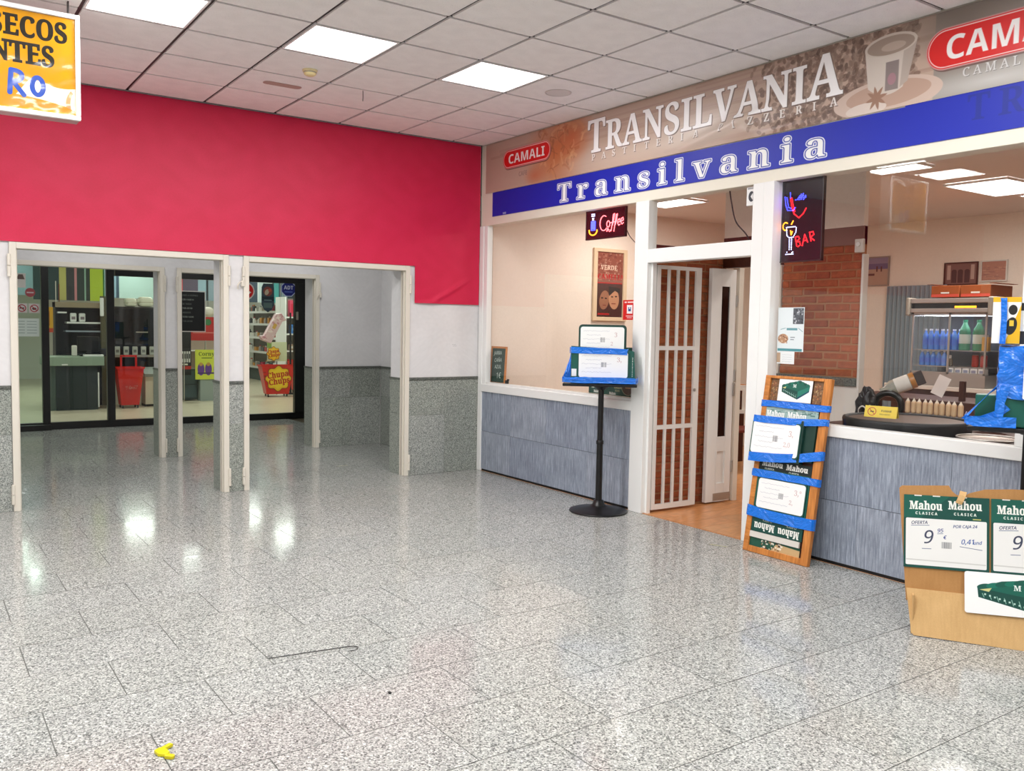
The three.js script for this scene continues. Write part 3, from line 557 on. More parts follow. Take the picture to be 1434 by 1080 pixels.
function packPicture(g, x, y, w, h) { // a green shrink-wrapped multipack
  const p = (a) => { g.beginPath(); a.forEach(([u, v]) => g.lineTo(x + u * w, y + v * h)); g.closePath(); g.fill(); };
  g.fillStyle = '#0d5f4f'; p([[0.05, 0.35], [0.3, 0.12], [0.62, 0.02], [0.98, 0.22], [0.97, 0.5], [0.6, 0.95], [0.06, 0.62]]);
  g.fillStyle = '#0a473d'; p([[0.05, 0.35], [0.6, 0.55], [0.6, 0.95], [0.06, 0.62]]); g.fillStyle = '#1a7a66'; p([[0.6, 0.55], [0.97, 0.26], [0.97, 0.52], [0.6, 0.95]]);
  for (let i = 0; i < 6; i++) { const u = 0.12 + i * 0.095, v = 0.3 - i * 0.045; g.fillStyle = i % 2 ? '#12705d' : '#0b5547'; g.beginPath(); g.ellipse(x + u * w, y + v * h, 0.075 * w, 0.075 * h, -0.2, 0, 7); g.fill(); }
  for (let i = 0; i < 4; i++) { g.fillStyle = i % 2 ? '#0f6352' : '#0a4d41'; g.beginPath(); g.ellipse(x + (0.66 + i * 0.085) * w, y + (0.07 + i * 0.05) * h, 0.07 * w, 0.07 * h, 0.3, 0, 7); g.fill(); }
  g.strokeStyle = '#8fb8a8'; g.lineWidth = Math.max(1, w / 120); for (let i = 0; i < 7; i++) { g.beginPath(); g.moveTo(x + (0.1 + i * 0.075) * w, y + (0.5 + i * 0.03) * h); g.lineTo(x + (0.12 + i * 0.075) * w, y + (0.62 + i * 0.045) * h); g.stroke(); } g.fillStyle = '#0d3f5a'; p([[0.6, 0.86], [0.97, 0.46], [0.97, 0.54], [0.6, 0.96]]);
  g.fillStyle = '#bcd8cc'; for (let i = 0; i < 9; i++) { g.fillRect(x + (0.12 + i * 0.05) * w, y + (0.5 + i * 0.035) * h, 0.02 * w, 0.05 * h); }
  g.fillStyle = '#f2f2ee'; g.save(); g.translate(x + 0.42 * w, y + 0.36 * h); g.font = 'bold ' + Math.max(12, 0.22 * h) + 'px serif'; g.fillText('M', 0, 0); g.restore(); g.fillStyle = '#d3cd8a'; p([[0.07, 0.4], [0.2, 0.33], [0.17, 0.45]]);
}

// ------------------------------------------------------------------ pedestal with taped cartons by the left window
function pedestal(label, pos, turn, xa, xb, za = -0.22, zb = 0.13) {
  const t = thing('pedestal_table', label, 'stand', pos, turn);
  obj('base', lathe([[0, 0], [0.232, 0], [0.24, 0.006], [0.236, 0.014], [0.16, 0.03], [0.08, 0.045], [0.05, 0.062], [0.04, 0.095], [0.0, 0.1]], 48), M.black, t);
  obj('pole', [cyl(0.026, 0.027, 0.48, 0, 0.33, 0, 24), cyl(0.023, 0.023, 0.47, 0, 0.805, 0, 24)], M.black, t);
  obj('collar', lathe([[0.024, 0], [0.031, 0.004], [0.031, 0.03], [0.024, 0.036]], 24).translate(0, 0.555, 0), M.black, t);
  obj('tray', [srb(xa, xb, 1.035, 1.058, za, zb, 0.006), cyl(0.07, 0.035, 0.03, 0, 1.02, 0, 20)], M.black, t);
  return t;
}
pedestal('slim black pedestal table on a round base before the left cafe window', [-0.262, 0, 2.28], -0.7, -0.312, 0.283);
{
  const t = thing('carton_display', 'two green cartons with white price cards taped onto the slim black pedestal', 'display', [-0.262, 1.058, 2.28], -0.7);
  const side = tex(128, 128, (g, w, h) => { g.fillStyle = '#0e5448'; g.fillRect(0, 0, w, h); g.fillStyle = '#e8e8e2'; g.save(); g.translate(96, 20); g.rotate(PI / 2); g.font = 'bold 30px serif'; g.fillText('Mahou', 0, 0); g.restore(); });
  // lower open carton
  const lower = new THREE.Shape(); [[-0.25, 0.012], [0.27, 0.012], [0.262, 0.16], [0.25, 0.265], [0.2, 0.275], [-0.25, 0.3]].forEach(([x, y], i) => (i ? lower.lineTo(x, y) : lower.moveTo(x, y)));
  obj('carton', [sp(-0.25, 0.262, 0.0, 0.012, -0.17, 0.062), new THREE.ExtrudeGeometry(lower, { depth: 0.006, bevelEnabled: false }).translate(0, 0, 0.05), sp(-0.25, -0.244, 0.012, 0.29, -0.17, 0.05), sp(0.252, 0.258, 0.012, 0.26, -0.17, 0.05), sp(-0.25, 0.258, 0.012, 0.29, -0.176, -0.17)], M.green, t);
  obj('carton_print', printUV(sp(0.222, 0.25, 0.05, 0.25, 0.056, 0.0575), 0.03, 0.2, 0.22, 0.05), flat(side), t);
  obj('price_card', roundCard(0.41, 0.225, 0.012, 0.004).translate(0.01, 0.152, 0.064), flat(priceTex('3,', '')), t).userData.label = 'lower white price card';
  obj('label_sticker', card(0.04, 0.06, 0.001).translate(-0.224, 0.085, 0.0575), M.white, t);
  const up = roundShape(0.385, 0.27, 0.035);
  obj('carton', [new THREE.ExtrudeGeometry(up, { depth: 0.09, bevelEnabled: false, curveSegments: 6 }).translate(0, 0.34, -0.05)], M.darkGreen, t);
  obj('price_card', roundCard(0.365, 0.225, 0.03, 0.004).translate(-0.002, 0.352, 0.044), flat(priceTex('3', '2')), t).userData.label = 'upper white price card';
  obj('tape', ribbon([[-0.262, 0.262, -0.14], [-0.262, 0.265, 0.02], [-0.25, 0.266, 0.066], [-0.1, 0.264, 0.071], [0.1, 0.262, 0.071], [0.2, 0.258, 0.068], [0.21, 0.258, 0.05], [0.215, 0.258, -0.1]], 0.05, 0.0015), M.tape, t);
  obj('tape', ribbon([[-0.318, 0.033, -0.1], [-0.316, 0.032, 0.1], [-0.3, 0.03, 0.14], [-0.15, 0.03, 0.146], [0, 0.03, 0.146], [0.15, 0.03, 0.146], [0.27, 0.03, 0.144], [0.29, 0.03, 0.1], [0.29, 0.032, -0.1]], 0.046, 0.002, [0, 1, 0], 0.004), M.tape, t);
  // crumpled tape sheet from tray edge to the cards
  const sheet = (a, b, c, d, n, m, amp) => { const P = [], I = []; for (let j = 0; j <= m; j++) for (let i = 0; i <= n; i++) { const u = i / n, v = j / m, q = [0, 1, 2].map((k) => (a[k] * (1 - u) + b[k] * u) * (1 - v) + (c[k] * (1 - u) + d[k] * u) * v); P.push(q[0], q[1] + amp * nz(u * 9, v * 5, a[0]), q[2] + amp * nz(u * 11, v * 6, 4 + a[1])); } for (let j = 0; j < m; j++) for (let i = 0; i < n; i++) { const e = j * (n + 1) + i; I.push(e, e + 1, e + n + 2, e, e + n + 2, e + n + 1); } const g = new THREE.BufferGeometry(); g.setAttribute('position', new THREE.Float32BufferAttribute(P, 3)); g.setIndex(I); g.computeVertexNormals(); return g; };
  obj('tape', sheet([-0.3, 0.03, 0.15], [0.285, 0.03, 0.15], [-0.2, 0.052, 0.072], [0.262, 0.05, 0.068], 30, 6, 0.006), M.tape, t);
  obj('tape', sheet([-0.318, 0.03, 0.13], [-0.25, 0.03, 0.062], [-0.262, 0.19, 0.04], [-0.25, 0.26, 0.06], 8, 8, 0.008), M.tape, t);
}

// ------------------------------------------------------------------ wooden board leaning on the cafe front
{
  const t = thing('notice_board', 'orange wooden frame with beer cards and blue tape leaning beside the entrance', 'board', [-0.2, 0, 4.016], -PI / 2);
  const lean = new THREE.Group(); // every part is set in the tilted plane of the board
  const tilt = Math.atan2(0.18, 1.195); const L = (m) => { m.rotation.x = -tilt; return m; };
  obj('frame', [wuv(srb(-0.265, -0.222, 0, 1.215, -0.02, 0.012, 0.004), 0, 0, true), wuv(srb(0.205, 0.262, 0, 1.215, -0.02, 0.012, 0.004), 1, 0), wuv(srb(-0.222, 0.205, 0, 0.042, -0.02, 0.012, 0.004), 0.3, 0.2), wuv(srb(-0.222, 0.205, 1.195, 1.215, -0.02, 0.012, 0.003), 0.1, 0.6)], M.oak, t); L(t.children.at(-1));
  L(obj('backing', sp(-0.225, 0.21, 0.04, 1.197, -0.016, -0.008), M.darkWood, t));
  L(obj('picture_card', card(0.268, 0.165, 0.003).translate(-0.014, 1.128, 0.006), flat(tex(256, 160, (g, w, h) => { g.fillStyle = '#f3f3f0'; g.fillRect(0, 0, w, h); packPicture(g, 14, 20, 228, 128); })), t));
  const film = tex(128, 256, (g, w, h) => { g.fillStyle = '#7d5e42'; g.fillRect(0, 0, w, h); for (let i = 0; i < 160; i++) { g.fillStyle = pick(['#c9a15c', '#5a4030', '#94724e', '#3c2c22', '#d8c49a', '#a8503a']); g.globalAlpha = 0.6; g.fillRect(rr(0, w), rr(0, h), rr(3, 14), rr(3, 20)); } });
  const fm = flat(film, 0.3); L(obj('old_print', card(0.07, 0.16, 0.002).translate(-0.188, 1.125, -0.005), fm, t)); L(obj('old_print', card(0.085, 0.16, 0.002).translate(0.165, 1.125, -0.005), fm, t));
  const clas = (flip) => tex(512, 128, (g, w, h) => { if (flip) { g.translate(w, h); g.rotate(PI); } g.fillStyle = flip ? '#0c473e' : '#13221f'; g.fillRect(0, 0, w, h); beerText(g, 'Mahou', 30, 66, 76); beerText(g, 'Mahou', 270, 72, 76); g.fillStyle = '#c9d0c8'; txt2(g, 'CLASICA', 300, 106, 24, 'bold 100px sans-serif'); txt2(g, 'CLASICA', 60, 100, 24, 'bold 100px sans-serif'); });
  const pale = tex(512, 96, (g, w, h) => { g.fillStyle = '#9db8b4'; g.fillRect(0, 0, w, h); for (let i = 0; i < 70; i++) { g.fillStyle = pick(['#2c5a52', '#d7e0dc', '#7a9a94', '#4a6a64']); g.globalAlpha = 0.6; g.fillRect(rr(0, w), rr(0, 50), rr(8, 50), rr(3, 12)); } g.globalAlpha = 1; beerText(g, 'Mahou  Mahou', 20, 84, 66, '#f6f6f2'); });
  L(obj('carton_print', card(0.43, 0.085, 0.004).translate(-0.02, 0.965, 0.008), flat(pale, 0.25), t));
  // bulging carton with the second card
  L(obj('carton', [srb(-0.295, 0.12, 0.64, 0.93, -0.005, 0.045, 0.01), sp(0.12, 0.2, 0.66, 0.92, -0.005, 0.022)], M.darkGreen, t));
  L(obj('price_card', roundCard(0.4, 0.235, 0.018, 0.004).translate(-0.09, 0.785, 0.048), flat(priceTex('3,', '2,0')), t));
  L(obj('carton_print', card(0.425, 0.085, 0.004).translate(-0.012, 0.596, 0.004), flat(clas(false)), t)).userData.label = 'dark beer print seen between two bands';
  L(obj('price_card', roundCard(0.395, 0.215, 0.018, 0.006).translate(-0.01, 0.41, 0.012), flat(priceTex('3,°', '2,')), t));
  L(obj('carton', sp(-0.222, 0.2, 0.26, 0.57, -0.008, 0.008), M.green, t));
  L(obj('carton_print', card(0.42, 0.11, 0.004).translate(-0.018, 0.2, 0.003), flat(clas(true)), t)).userData.label = 'green beer print hanging upside down';
  L(obj('carton_strip', sp(-0.23, 0.18, 0.103, 0.142, -0.002, 0.01), M.offWhite, t));
  L(obj('picture_print', card(0.41, 0.07, 0.003).translate(-0.02, 0.07, -0.002), flat(tex(256, 48, (g, w, h) => { g.fillStyle = '#16513f'; g.fillRect(0, 0, w, h); g.fillStyle = '#c8a878'; g.beginPath(); g.moveTo(110, 48); g.lineTo(140, 8); g.lineTo(256, 14); g.lineTo(256, 48); g.fill(); for (let i = 0; i < 40; i++) { g.fillStyle = pick(['#4a3a30', '#e8e0d0', '#8a6a4a']); g.fillRect(rr(60, 160), rr(4, 40), rr(3, 14), rr(2, 9)); } })), t));
  const band = (ya, yb, yc, yd, z0, w, xl = -0.272) => L(obj('tape', ribbon([[xl, ya, -0.012], [xl - 0.002, ya, z0 * 0.5], [xl + 0.012, ya, z0], ...[0.2, 0.4, 0.6, 0.75].map((k) => [xl + (0.262 - xl) * k, ya + (yb - ya) * k + yc * Math.sin(PI * k), z0 * (k > 0.7 ? 0.7 : 1) + 0.004]), [0.258, yb, 0.017], [0.267, yb, 0.005], [0.267, yb, -0.015]], w, 0.0014, [0, 1, 0], 0.003), M.tape, t));
  band(1.02, 1.02, 0, 0, 0.016, 0.044); band(0.91, 0.93, -0.01, 0, 0.05, 0.045, -0.3); band(0.645, 0.715, -0.02, 0, 0.052, 0.06, -0.3); band(0.54, 0.54, 0, 0, 0.016, 0.048); band(0.28, 0.27, -0.01, 0, 0.018, 0.072);
}

// ------------------------------------------------------------------ flattened box with offers, standing on the floor
{
  const t = thing('cardboard_sign', 'flattened cardboard box with taped beer offers standing on the granite floor', 'sign', [-0.786, 0, 5.329], Math.atan2(-0.834, 0.551));
  // local x runs along the foot of the box, z towards the viewer; the upper part leans back a little
  const lean = 0.13, lay = (m, y = 0) => { m.rotation.x = -lean; m.rotation.z = 0.03; m.position.y = 0; return m; };
  const up = new THREE.Shape(); [[-0.022, 0.16], [-0.058, 0.722], [-0.045, 0.735], [0.17, 0.75], [0.186, 0.722], [0.205, 0.706], [0.232, 0.7], [0.262, 0.718], [0.33, 0.742], [0.45, 0.752], [0.6, 0.755], [0.8, 0.752], [0.86, 0.74], [0.85, 0.16]].forEach(([x, y], i) => (i ? up.lineTo(x, y - x * 0.02) : up.moveTo(x, y)));
  lay(obj('box_panel', wuv(new THREE.ExtrudeGeometry(up, { depth: 0.006, bevelEnabled: false }).translate(0, 0, -0.006)), M.cardboardShaded, t));
  const low = new THREE.Shape(); [[0.012, 0.006], [0.0, 0.02], [-0.028, 0.235], [0.85, 0.24], [0.84, 0.01], [0.5, 0.0]].forEach(([x, y], i) => (i ? low.lineTo(x, y) : low.moveTo(x, y)));
  const lp = obj('box_flap', wuv(new THREE.ExtrudeGeometry(low, { depth: 0.006, bevelEnabled: false }).translate(0, 0, -0.006), 2, 1), M.cardboard, t); lp.rotation.x = -0.34; lp.position.z = 0.055;
  obj('box_side', wuv(sp(0.0, 0.006, 0.006, 0.2, -0.02, 0.03)), M.cardboard, t);
  lay(obj('torn_flap', ribbon([[0.235, 0.72, 0.0], [0.228, 0.7, 0.012], [0.218, 0.675, 0.016], [0.212, 0.66, 0.013]], 0.03, 0.003, [1, 0.2, 0]), M.cardboard, t));
  const offer = tex(640, 600, (g, w, h) => {
    g.fillStyle = '#0b4a40'; g.fillRect(0, 0, w, h); g.fillStyle = '#0f5b4c'; g.beginPath(); g.moveTo(0, 0); g.lineTo(w * 0.55, 0); g.lineTo(w * 0.2, 190); g.lineTo(0, 190); g.fill();
    beerText(g, 'Mahou', 42, 118, 92); beerText(g, 'Mahou', 336, 104, 92); g.fillStyle = '#e2e6de'; txt2(g, 'C L A S I C A', 88, 160, 30, 'bold 100px sans-serif'); txt2(g, 'C L A S I C A', 378, 152, 30, 'bold 100px sans-serif');
    g.fillStyle = '#e8e8e0'; for (const x of [80, 220, 420]) g.fillRect(x, 0, 56, 9); g.fillStyle = '#b7b56a'; g.fillRect(520, 172, 60, 10);
    g.fillStyle = '#eeedea'; g.beginPath(); g.roundRect(16, 192, w - 34, 386, 10); g.fill();
    const pen = (s, x, y, size, c) => { g.fillStyle = c; g.save(); g.translate(x, y); g.transform(1, -0.06, -0.15, 1, 0, 0); g.font = size + 'px sans-serif'; g.fillText(s, 0, 0); g.lineWidth = 1.6; g.strokeStyle = c; g.strokeText(s, 0, 0); g.restore(); };
    pen('OFERTA', 56, 244, 36, '#39405e'); pen('POR CAJA 24', 372, 256, 32, '#43507e'); pen('9', 142, 396, 148, '#3a4058'); pen('95', 254, 300, 42, '#3c4a86'); pen('€', 300, 352, 40, '#3c4a86'); pen('0,41', 432, 384, 54, '#3c5a9e'); pen('und', 522, 380, 36, '#3c5a9e');
    g.strokeStyle = '#3c4a7a'; g.lineWidth = 4; for (const [a, b, c, d] of [[56, 254, 196, 246], [140, 440, 212, 438], [256, 312, 300, 308], [424, 404, 590, 422]]) { g.beginPath(); g.moveTo(a, b); g.lineTo(c, d); g.stroke(); }
    barcode(g, 290, 376, 74, 52); g.strokeStyle = '#d3d2ce'; g.lineWidth = 10; g.beginPath(); g.moveTo(20, 534); g.lineTo(w - 24, 540); g.stroke();
  });
  for (const [x, l] of [[0.157, 'first offer card with torn green top'], [0.55, 'second offer card']]) lay(obj('offer_card', card(0.385, 0.365, 0.004).translate(x, 0.51 + 0.0, 0.005), flat(offer, 0.4), t)).userData.label = l;
  lay(obj('picture_card', roundCard(0.5, 0.2, 0.014, 0.004).translate(0.49, 0.228, 0.048), flat(tex(512, 205, (g, w, h) => { g.fillStyle = '#f5f5f3'; g.fillRect(0, 0, w, h); packPicture(g, 36, 18, 430, 170); }), 0.35), t)).rotation.x = -0.226;
}
// ---- second pedestal with blue wrapped cartons, cut by the frame
pedestal('black pedestal table with blue wrapped cartons before the wide cafe window', [-0.27, 0, 5.6], Math.atan2(-0.902, 0.432), -0.265, 0.3, -0.1, 0.285);
{
  const t = thing('carton_display', 'green cartons wrapped in crumpled blue tape on the pedestal before the wide window', 'display', [-0.45, 1.06, 5.6], Math.atan2(-0.902, 0.432));
  obj('carton', [srb(-0.06, 0.34, 0, 0.385, -0.1, 0.1, 0.006), srb(-0.16, 0.0, 0, 0.15, -0.06, 0.06, 0.005)], M.green, t);
  const wrap = (a, b, c, d, n, m, amp, k = 0) => { const P = [], I = []; for (let j = 0; j <= m; j++) for (let i = 0; i <= n; i++) { const u = i / n, v = j / m, q = [0, 1, 2].map((e) => (a[e] * (1 - u) + b[e] * u) * (1 - v) + (c[e] * (1 - u) + d[e] * u) * v); P.push(q[0] + amp * nz(u * 7, v * 8, k), q[1] + amp * nz(u * 6, v * 9, 3 + k), q[2] + amp * 1.6 * nz(u * 12, v * 5, 6 + k)); } for (let j = 0; j < m; j++) for (let i = 0; i < n; i++) { const e = j * (n + 1) + i; I.push(e, e + 1, e + n + 2, e, e + n + 2, e + n + 1); } const g = new THREE.BufferGeometry(); g.setAttribute('position', new THREE.Float32BufferAttribute(P, 3)); g.setIndex(I); g.computeVertexNormals(); return g; };
  obj('tape', [wrap([-0.066, 0.39, 0.106], [0.35, 0.395, 0.108], [-0.07, 0.14, 0.112], [0.35, 0.13, 0.112], 24, 16, 0.009, 1), wrap([-0.07, 0.39, -0.1], [-0.066, 0.39, 0.106], [-0.075, 0.12, -0.1], [-0.07, 0.13, 0.112], 8, 12, 0.007, 5), wrap([-0.07, 0.393, -0.1], [0.35, 0.393, -0.1], [-0.066, 0.393, 0.106], [0.35, 0.393, 0.108], 16, 8, 0.006, 8), wrap([0.05, 0.14, 0.11], [0.2, 0.14, 0.11], [0.08, 0.016, 0.122], [0.3, 0.016, 0.126], 8, 8, 0.008, 3)], M.tape, t).userData.label = 'glossy blue tape sheet over the front';
  obj('tape', [ribbon([[-0.06, 0.2, 0.1], [-0.1, 0.16, 0.1], [-0.15, 0.1, 0.1], [-0.19, 0.05, 0.11], [-0.2, 0.03, 0.1]], 0.035, 0.002, [0.6, 0.7, 0.2], 0.006), ribbon([[-0.02, 0.1, 0.108], [-0.06, 0.06, 0.112], [-0.13, 0.035, 0.12], [-0.195, 0.025, 0.11]], 0.04, 0.002, [0.2, 1, 0], 0.007), ribbon([[-0.2, 0.026, -0.05], [-0.2, 0.026, 0.1], [-0.16, 0.026, 0.127], [-0.1, 0.026, 0.13], [-0.04, 0.026, 0.13], [0.02, 0.026, 0.128]], 0.045, 0.002, [0, 1, 0], 0.006), ribbon([[-0.03, 0.2, 0.115], [-0.05, 0.12, 0.118], [-0.06, 0.06, 0.12], [-0.07, 0.03, 0.125]], 0.04, 0.002, [1, 0.2, 0], 0.008)], M.tape, t).userData.label = 'blue tape strips down to the tray';
  obj('price_card', roundCard(0.3, 0.24, 0.01, 0.003).translate(0.19, 0.26, 0.124), flat(tex(256, 205, (g, w, h) => { g.fillStyle = '#f2f3f1'; g.fillRect(0, 0, w, h); packPicture(g, 22, 60, 210, 110); })), t);
  const top = thing('cereal_box', 'small yellow, white and black carton on top of the blue wrapped cartons', 'box', [-0.45, 1.462, 5.6], Math.atan2(-0.902, 0.432));
  obj('box_body', card(0.12, 0.225, 0.05).translate(-0.045, 0.115, 0.02), flat(tex(128, 240, (g, w, h) => { g.fillStyle = '#f4f2ec'; g.fillRect(0, 0, w, h); g.fillStyle = '#f0b818'; g.fillRect(0, 0, w, 26); g.beginPath(); g.moveTo(w, 40); g.lineTo(60, 240); g.lineTo(w, 240); g.fill(); g.fillStyle = '#1c1a18'; g.beginPath(); g.ellipse(86, 150, 26, 46, 0.2, 0, 7); g.fill(); g.beginPath(); g.ellipse(92, 66, 20, 26, 0, 0, 7); g.fill(); g.fillStyle = '#e8c23a'; g.fillRect(78, 120, 20, 30); })), top);
  obj('tape', ribbon([[-0.075, 0.22, 0.0], [-0.07, 0.228, 0.03], [-0.06, 0.222, 0.05], [-0.055, 0.12, 0.052], [-0.058, 0.0, 0.055]], 0.03, 0.0015, [1, 0, 0], 0.003), M.tape, top);
  obj('back_card', roundCard(0.3, 0.2, 0.01, 0.02).translate(0.16, 0.1, 0.02), flat(tex(128, 96, (g, w, h) => { g.fillStyle = '#f3f3f2'; g.fillRect(0, 0, w, h); g.fillStyle = '#23242a'; g.fillRect(0, 0, w, 18); g.fillRect(0, 66, w, 30); g.fillStyle = '#d8d8d8'; g.fillRect(8, 6, 30, 6); })), top);
}

// ------------------------------------------------------------------ things on and behind the cafe windows
function leds(lines, step, r) {
  const a = []; for (const L of lines) for (let i = 0; i + 1 < L.length; i++) { const [x0, y0] = L[i], [x1, y1] = L[i + 1], d = Math.hypot(x1 - x0, y1 - y0), n = Math.max(1, Math.round(d / step)); for (let k = 0; k < n; k++) a.push(new THREE.IcosahedronGeometry(r, 0).translate(x0 + (x1 - x0) * k / n, y0 + (y1 - y0) * k / n, 0)); }
  return a;
}
const arc = (cx, cy, rx, ry, a0, a1, n = 14) => { const o = []; for (let i = 0; i <= n; i++) { const a = (a0 + (a1 - a0) * i / n) * PI / 180; o.push([cx + rx * Math.cos(a), cy + ry * Math.sin(a)]); } return o; };
{ // Coffee
  const t = thing('led_sign', 'small wide LED sign reading Coffee in red at the top of the window', 'neon sign', [0.07, 2.405, 1.9], -PI / 2);
  const W = 0.51, Hh = 0.245, q = (L) => L.map((l) => l.map(([x, y]) => [(x - 0.5) * W, (y - 0.5) * Hh]));
  obj('panel', rb(W, Hh, 0.018, 0.004), col(0x2a0a10, 0.2), t); obj('frame', [bx(W + 0.01, 0.01, 0.024, 0, Hh / 2, 0), bx(W + 0.01, 0.01, 0.024, 0, -Hh / 2, 0), bx(0.01, Hh, 0.024, W / 2, 0, 0), bx(0.01, Hh, 0.024, -W / 2, 0, 0)], M.black, t);
  const at = (g) => merge(g).translate(0, 0, 0.012);
  obj('lettering', at(leds(q([arc(0.47, 0.52, 0.1, 0.26, 60, 320, 18), arc(0.585, 0.47, 0.04, 0.11, 0, 360, 12), [[0.66, 0.22], [0.69, 0.5], [0.71, 0.78], [0.74, 0.8], [0.72, 0.6], [0.69, 0.4]], [[0.73, 0.2], [0.76, 0.5], [0.78, 0.76], [0.81, 0.78], [0.79, 0.58], [0.76, 0.4]], [[0.64, 0.5], [0.8, 0.53]], [[0.82, 0.48], [0.88, 0.5], [0.87, 0.6], [0.83, 0.58], [0.82, 0.46], [0.85, 0.38], [0.89, 0.42]], [[0.9, 0.5], [0.96, 0.54], [0.95, 0.63], [0.91, 0.6], [0.9, 0.48], [0.93, 0.41], [0.97, 0.46]], [[0.55, 0.22], [0.57, 0.32], [0.6, 0.28], [0.58, 0.22]], [[0.62, 0.2], [0.65, 0.26]]]), 0.0042, 0.0042)), M.ledPink, t);
  obj('pot', at(leds(q([[[0.14, 0.62], [0.14, 0.32], [0.24, 0.32], [0.24, 0.62], [0.14, 0.62]], [[0.19, 0.6], [0.19, 0.34]], [[0.165, 0.6], [0.165, 0.34]], [[0.215, 0.6], [0.215, 0.34]]]), 0.006, 0.0048)), M.ledBlue, t);
  obj('steam', at(leds(q([[[0.15, 0.88], [0.23, 0.88]], [[0.15, 0.82], [0.23, 0.82]], [[0.17, 0.74], [0.21, 0.74]], [[0.17, 0.68], [0.21, 0.68]]]), 0.005, 0.0048)), M.ledWhite, t);
  obj('saucer', at(leds(q([arc(0.19, 0.3, 0.105, 0.16, 170, 370, 16)]), 0.005, 0.0055)), M.ledOrange, t);
  obj('cable', tube([[0.24, -0.06, -0.02], [0.27, -0.12, -0.03], [0.33, -0.18, -0.04]], 0.0035, 12, 6), M.black, t);
}
{ // BAR
  const t = thing('led_sign', 'tall black LED sign with cup, cocktail glass and red BAR lettering', 'neon sign', [0.075, 2.258, 3.915], -PI / 2);
  const W = 0.34, Hh = 0.555, q = (L) => L.map((l) => l.map(([x, y]) => [((x - 80) / 252 - 0.5) * W, (0.5 - (y - 60) / 465) * Hh]));
  obj('panel', rb(W, Hh, 0.02, 0.004), col(0x15181f, 0.15), t); obj('frame', [bx(W + 0.008, 0.008, 0.026, 0, Hh / 2, 0), bx(W + 0.008, 0.008, 0.026, 0, -Hh / 2, 0), bx(0.008, Hh, 0.026, W / 2, 0, 0), bx(0.008, Hh, 0.026, -W / 2, 0, 0)], M.black, t);
  const at = (g) => merge(g).translate(0, 0, 0.012);
  obj('lettering', at(leds(q([[[178, 388], [190, 446]], [[178, 388], [196, 384], [204, 398], [186, 414], [206, 416], [210, 434], [190, 446]], [[222, 438], [234, 378], [256, 428]], [[228, 414], [250, 408]], [[262, 368], [274, 424]], [[262, 368], [282, 366], [288, 382], [268, 396], [296, 418]]]), 0.0095, 0.004)), M.ledRed, t);
  obj('smile', at(leds(q([[[140, 170], [150, 215], [165, 255], [195, 280], [220, 260], [240, 225]], [[148, 165], [158, 210], [172, 250]]]), 0.0105, 0.004)), M.ledRed, t);
  obj('cup', at(leds(q([[[106, 155], [112, 200], [125, 232], [160, 235], [175, 215]], [[138, 135], [140, 170]], [[118, 160], [130, 215], [150, 225]], [[172, 178], [182, 176], [196, 158], [192, 178], [204, 150], [204, 178], [216, 148], [218, 180], [230, 160], [232, 178]]]), 0.011, 0.004)), M.ledBlue, t);
  obj('glass_outline', at(leds(q([[[122, 330], [126, 375], [140, 388], [165, 386], [180, 360], [182, 325]], [[142, 390], [144, 465]], [[156, 388], [156, 465]], [[124, 482], [176, 482]], [[130, 470], [140, 474]], [[160, 474], [172, 468]], [[126, 328], [182, 328]]]), 0.0115, 0.0038)), M.ledWhite, t);
  obj('orange_slice', at(leds(q([arc(116, 322, 16, 22, 60, 330, 12)]), 0.008, 0.0046)), M.ledOrange, t); obj('straw', at(leds(q([[[152, 312], [164, 290]]]), 0.008, 0.0046)), M.ledOrange, t); obj('drink', at(leds(q([[[148, 350], [152, 372], [160, 350]]]), 0.008, 0.0046)), M.ledOrange, t);
}
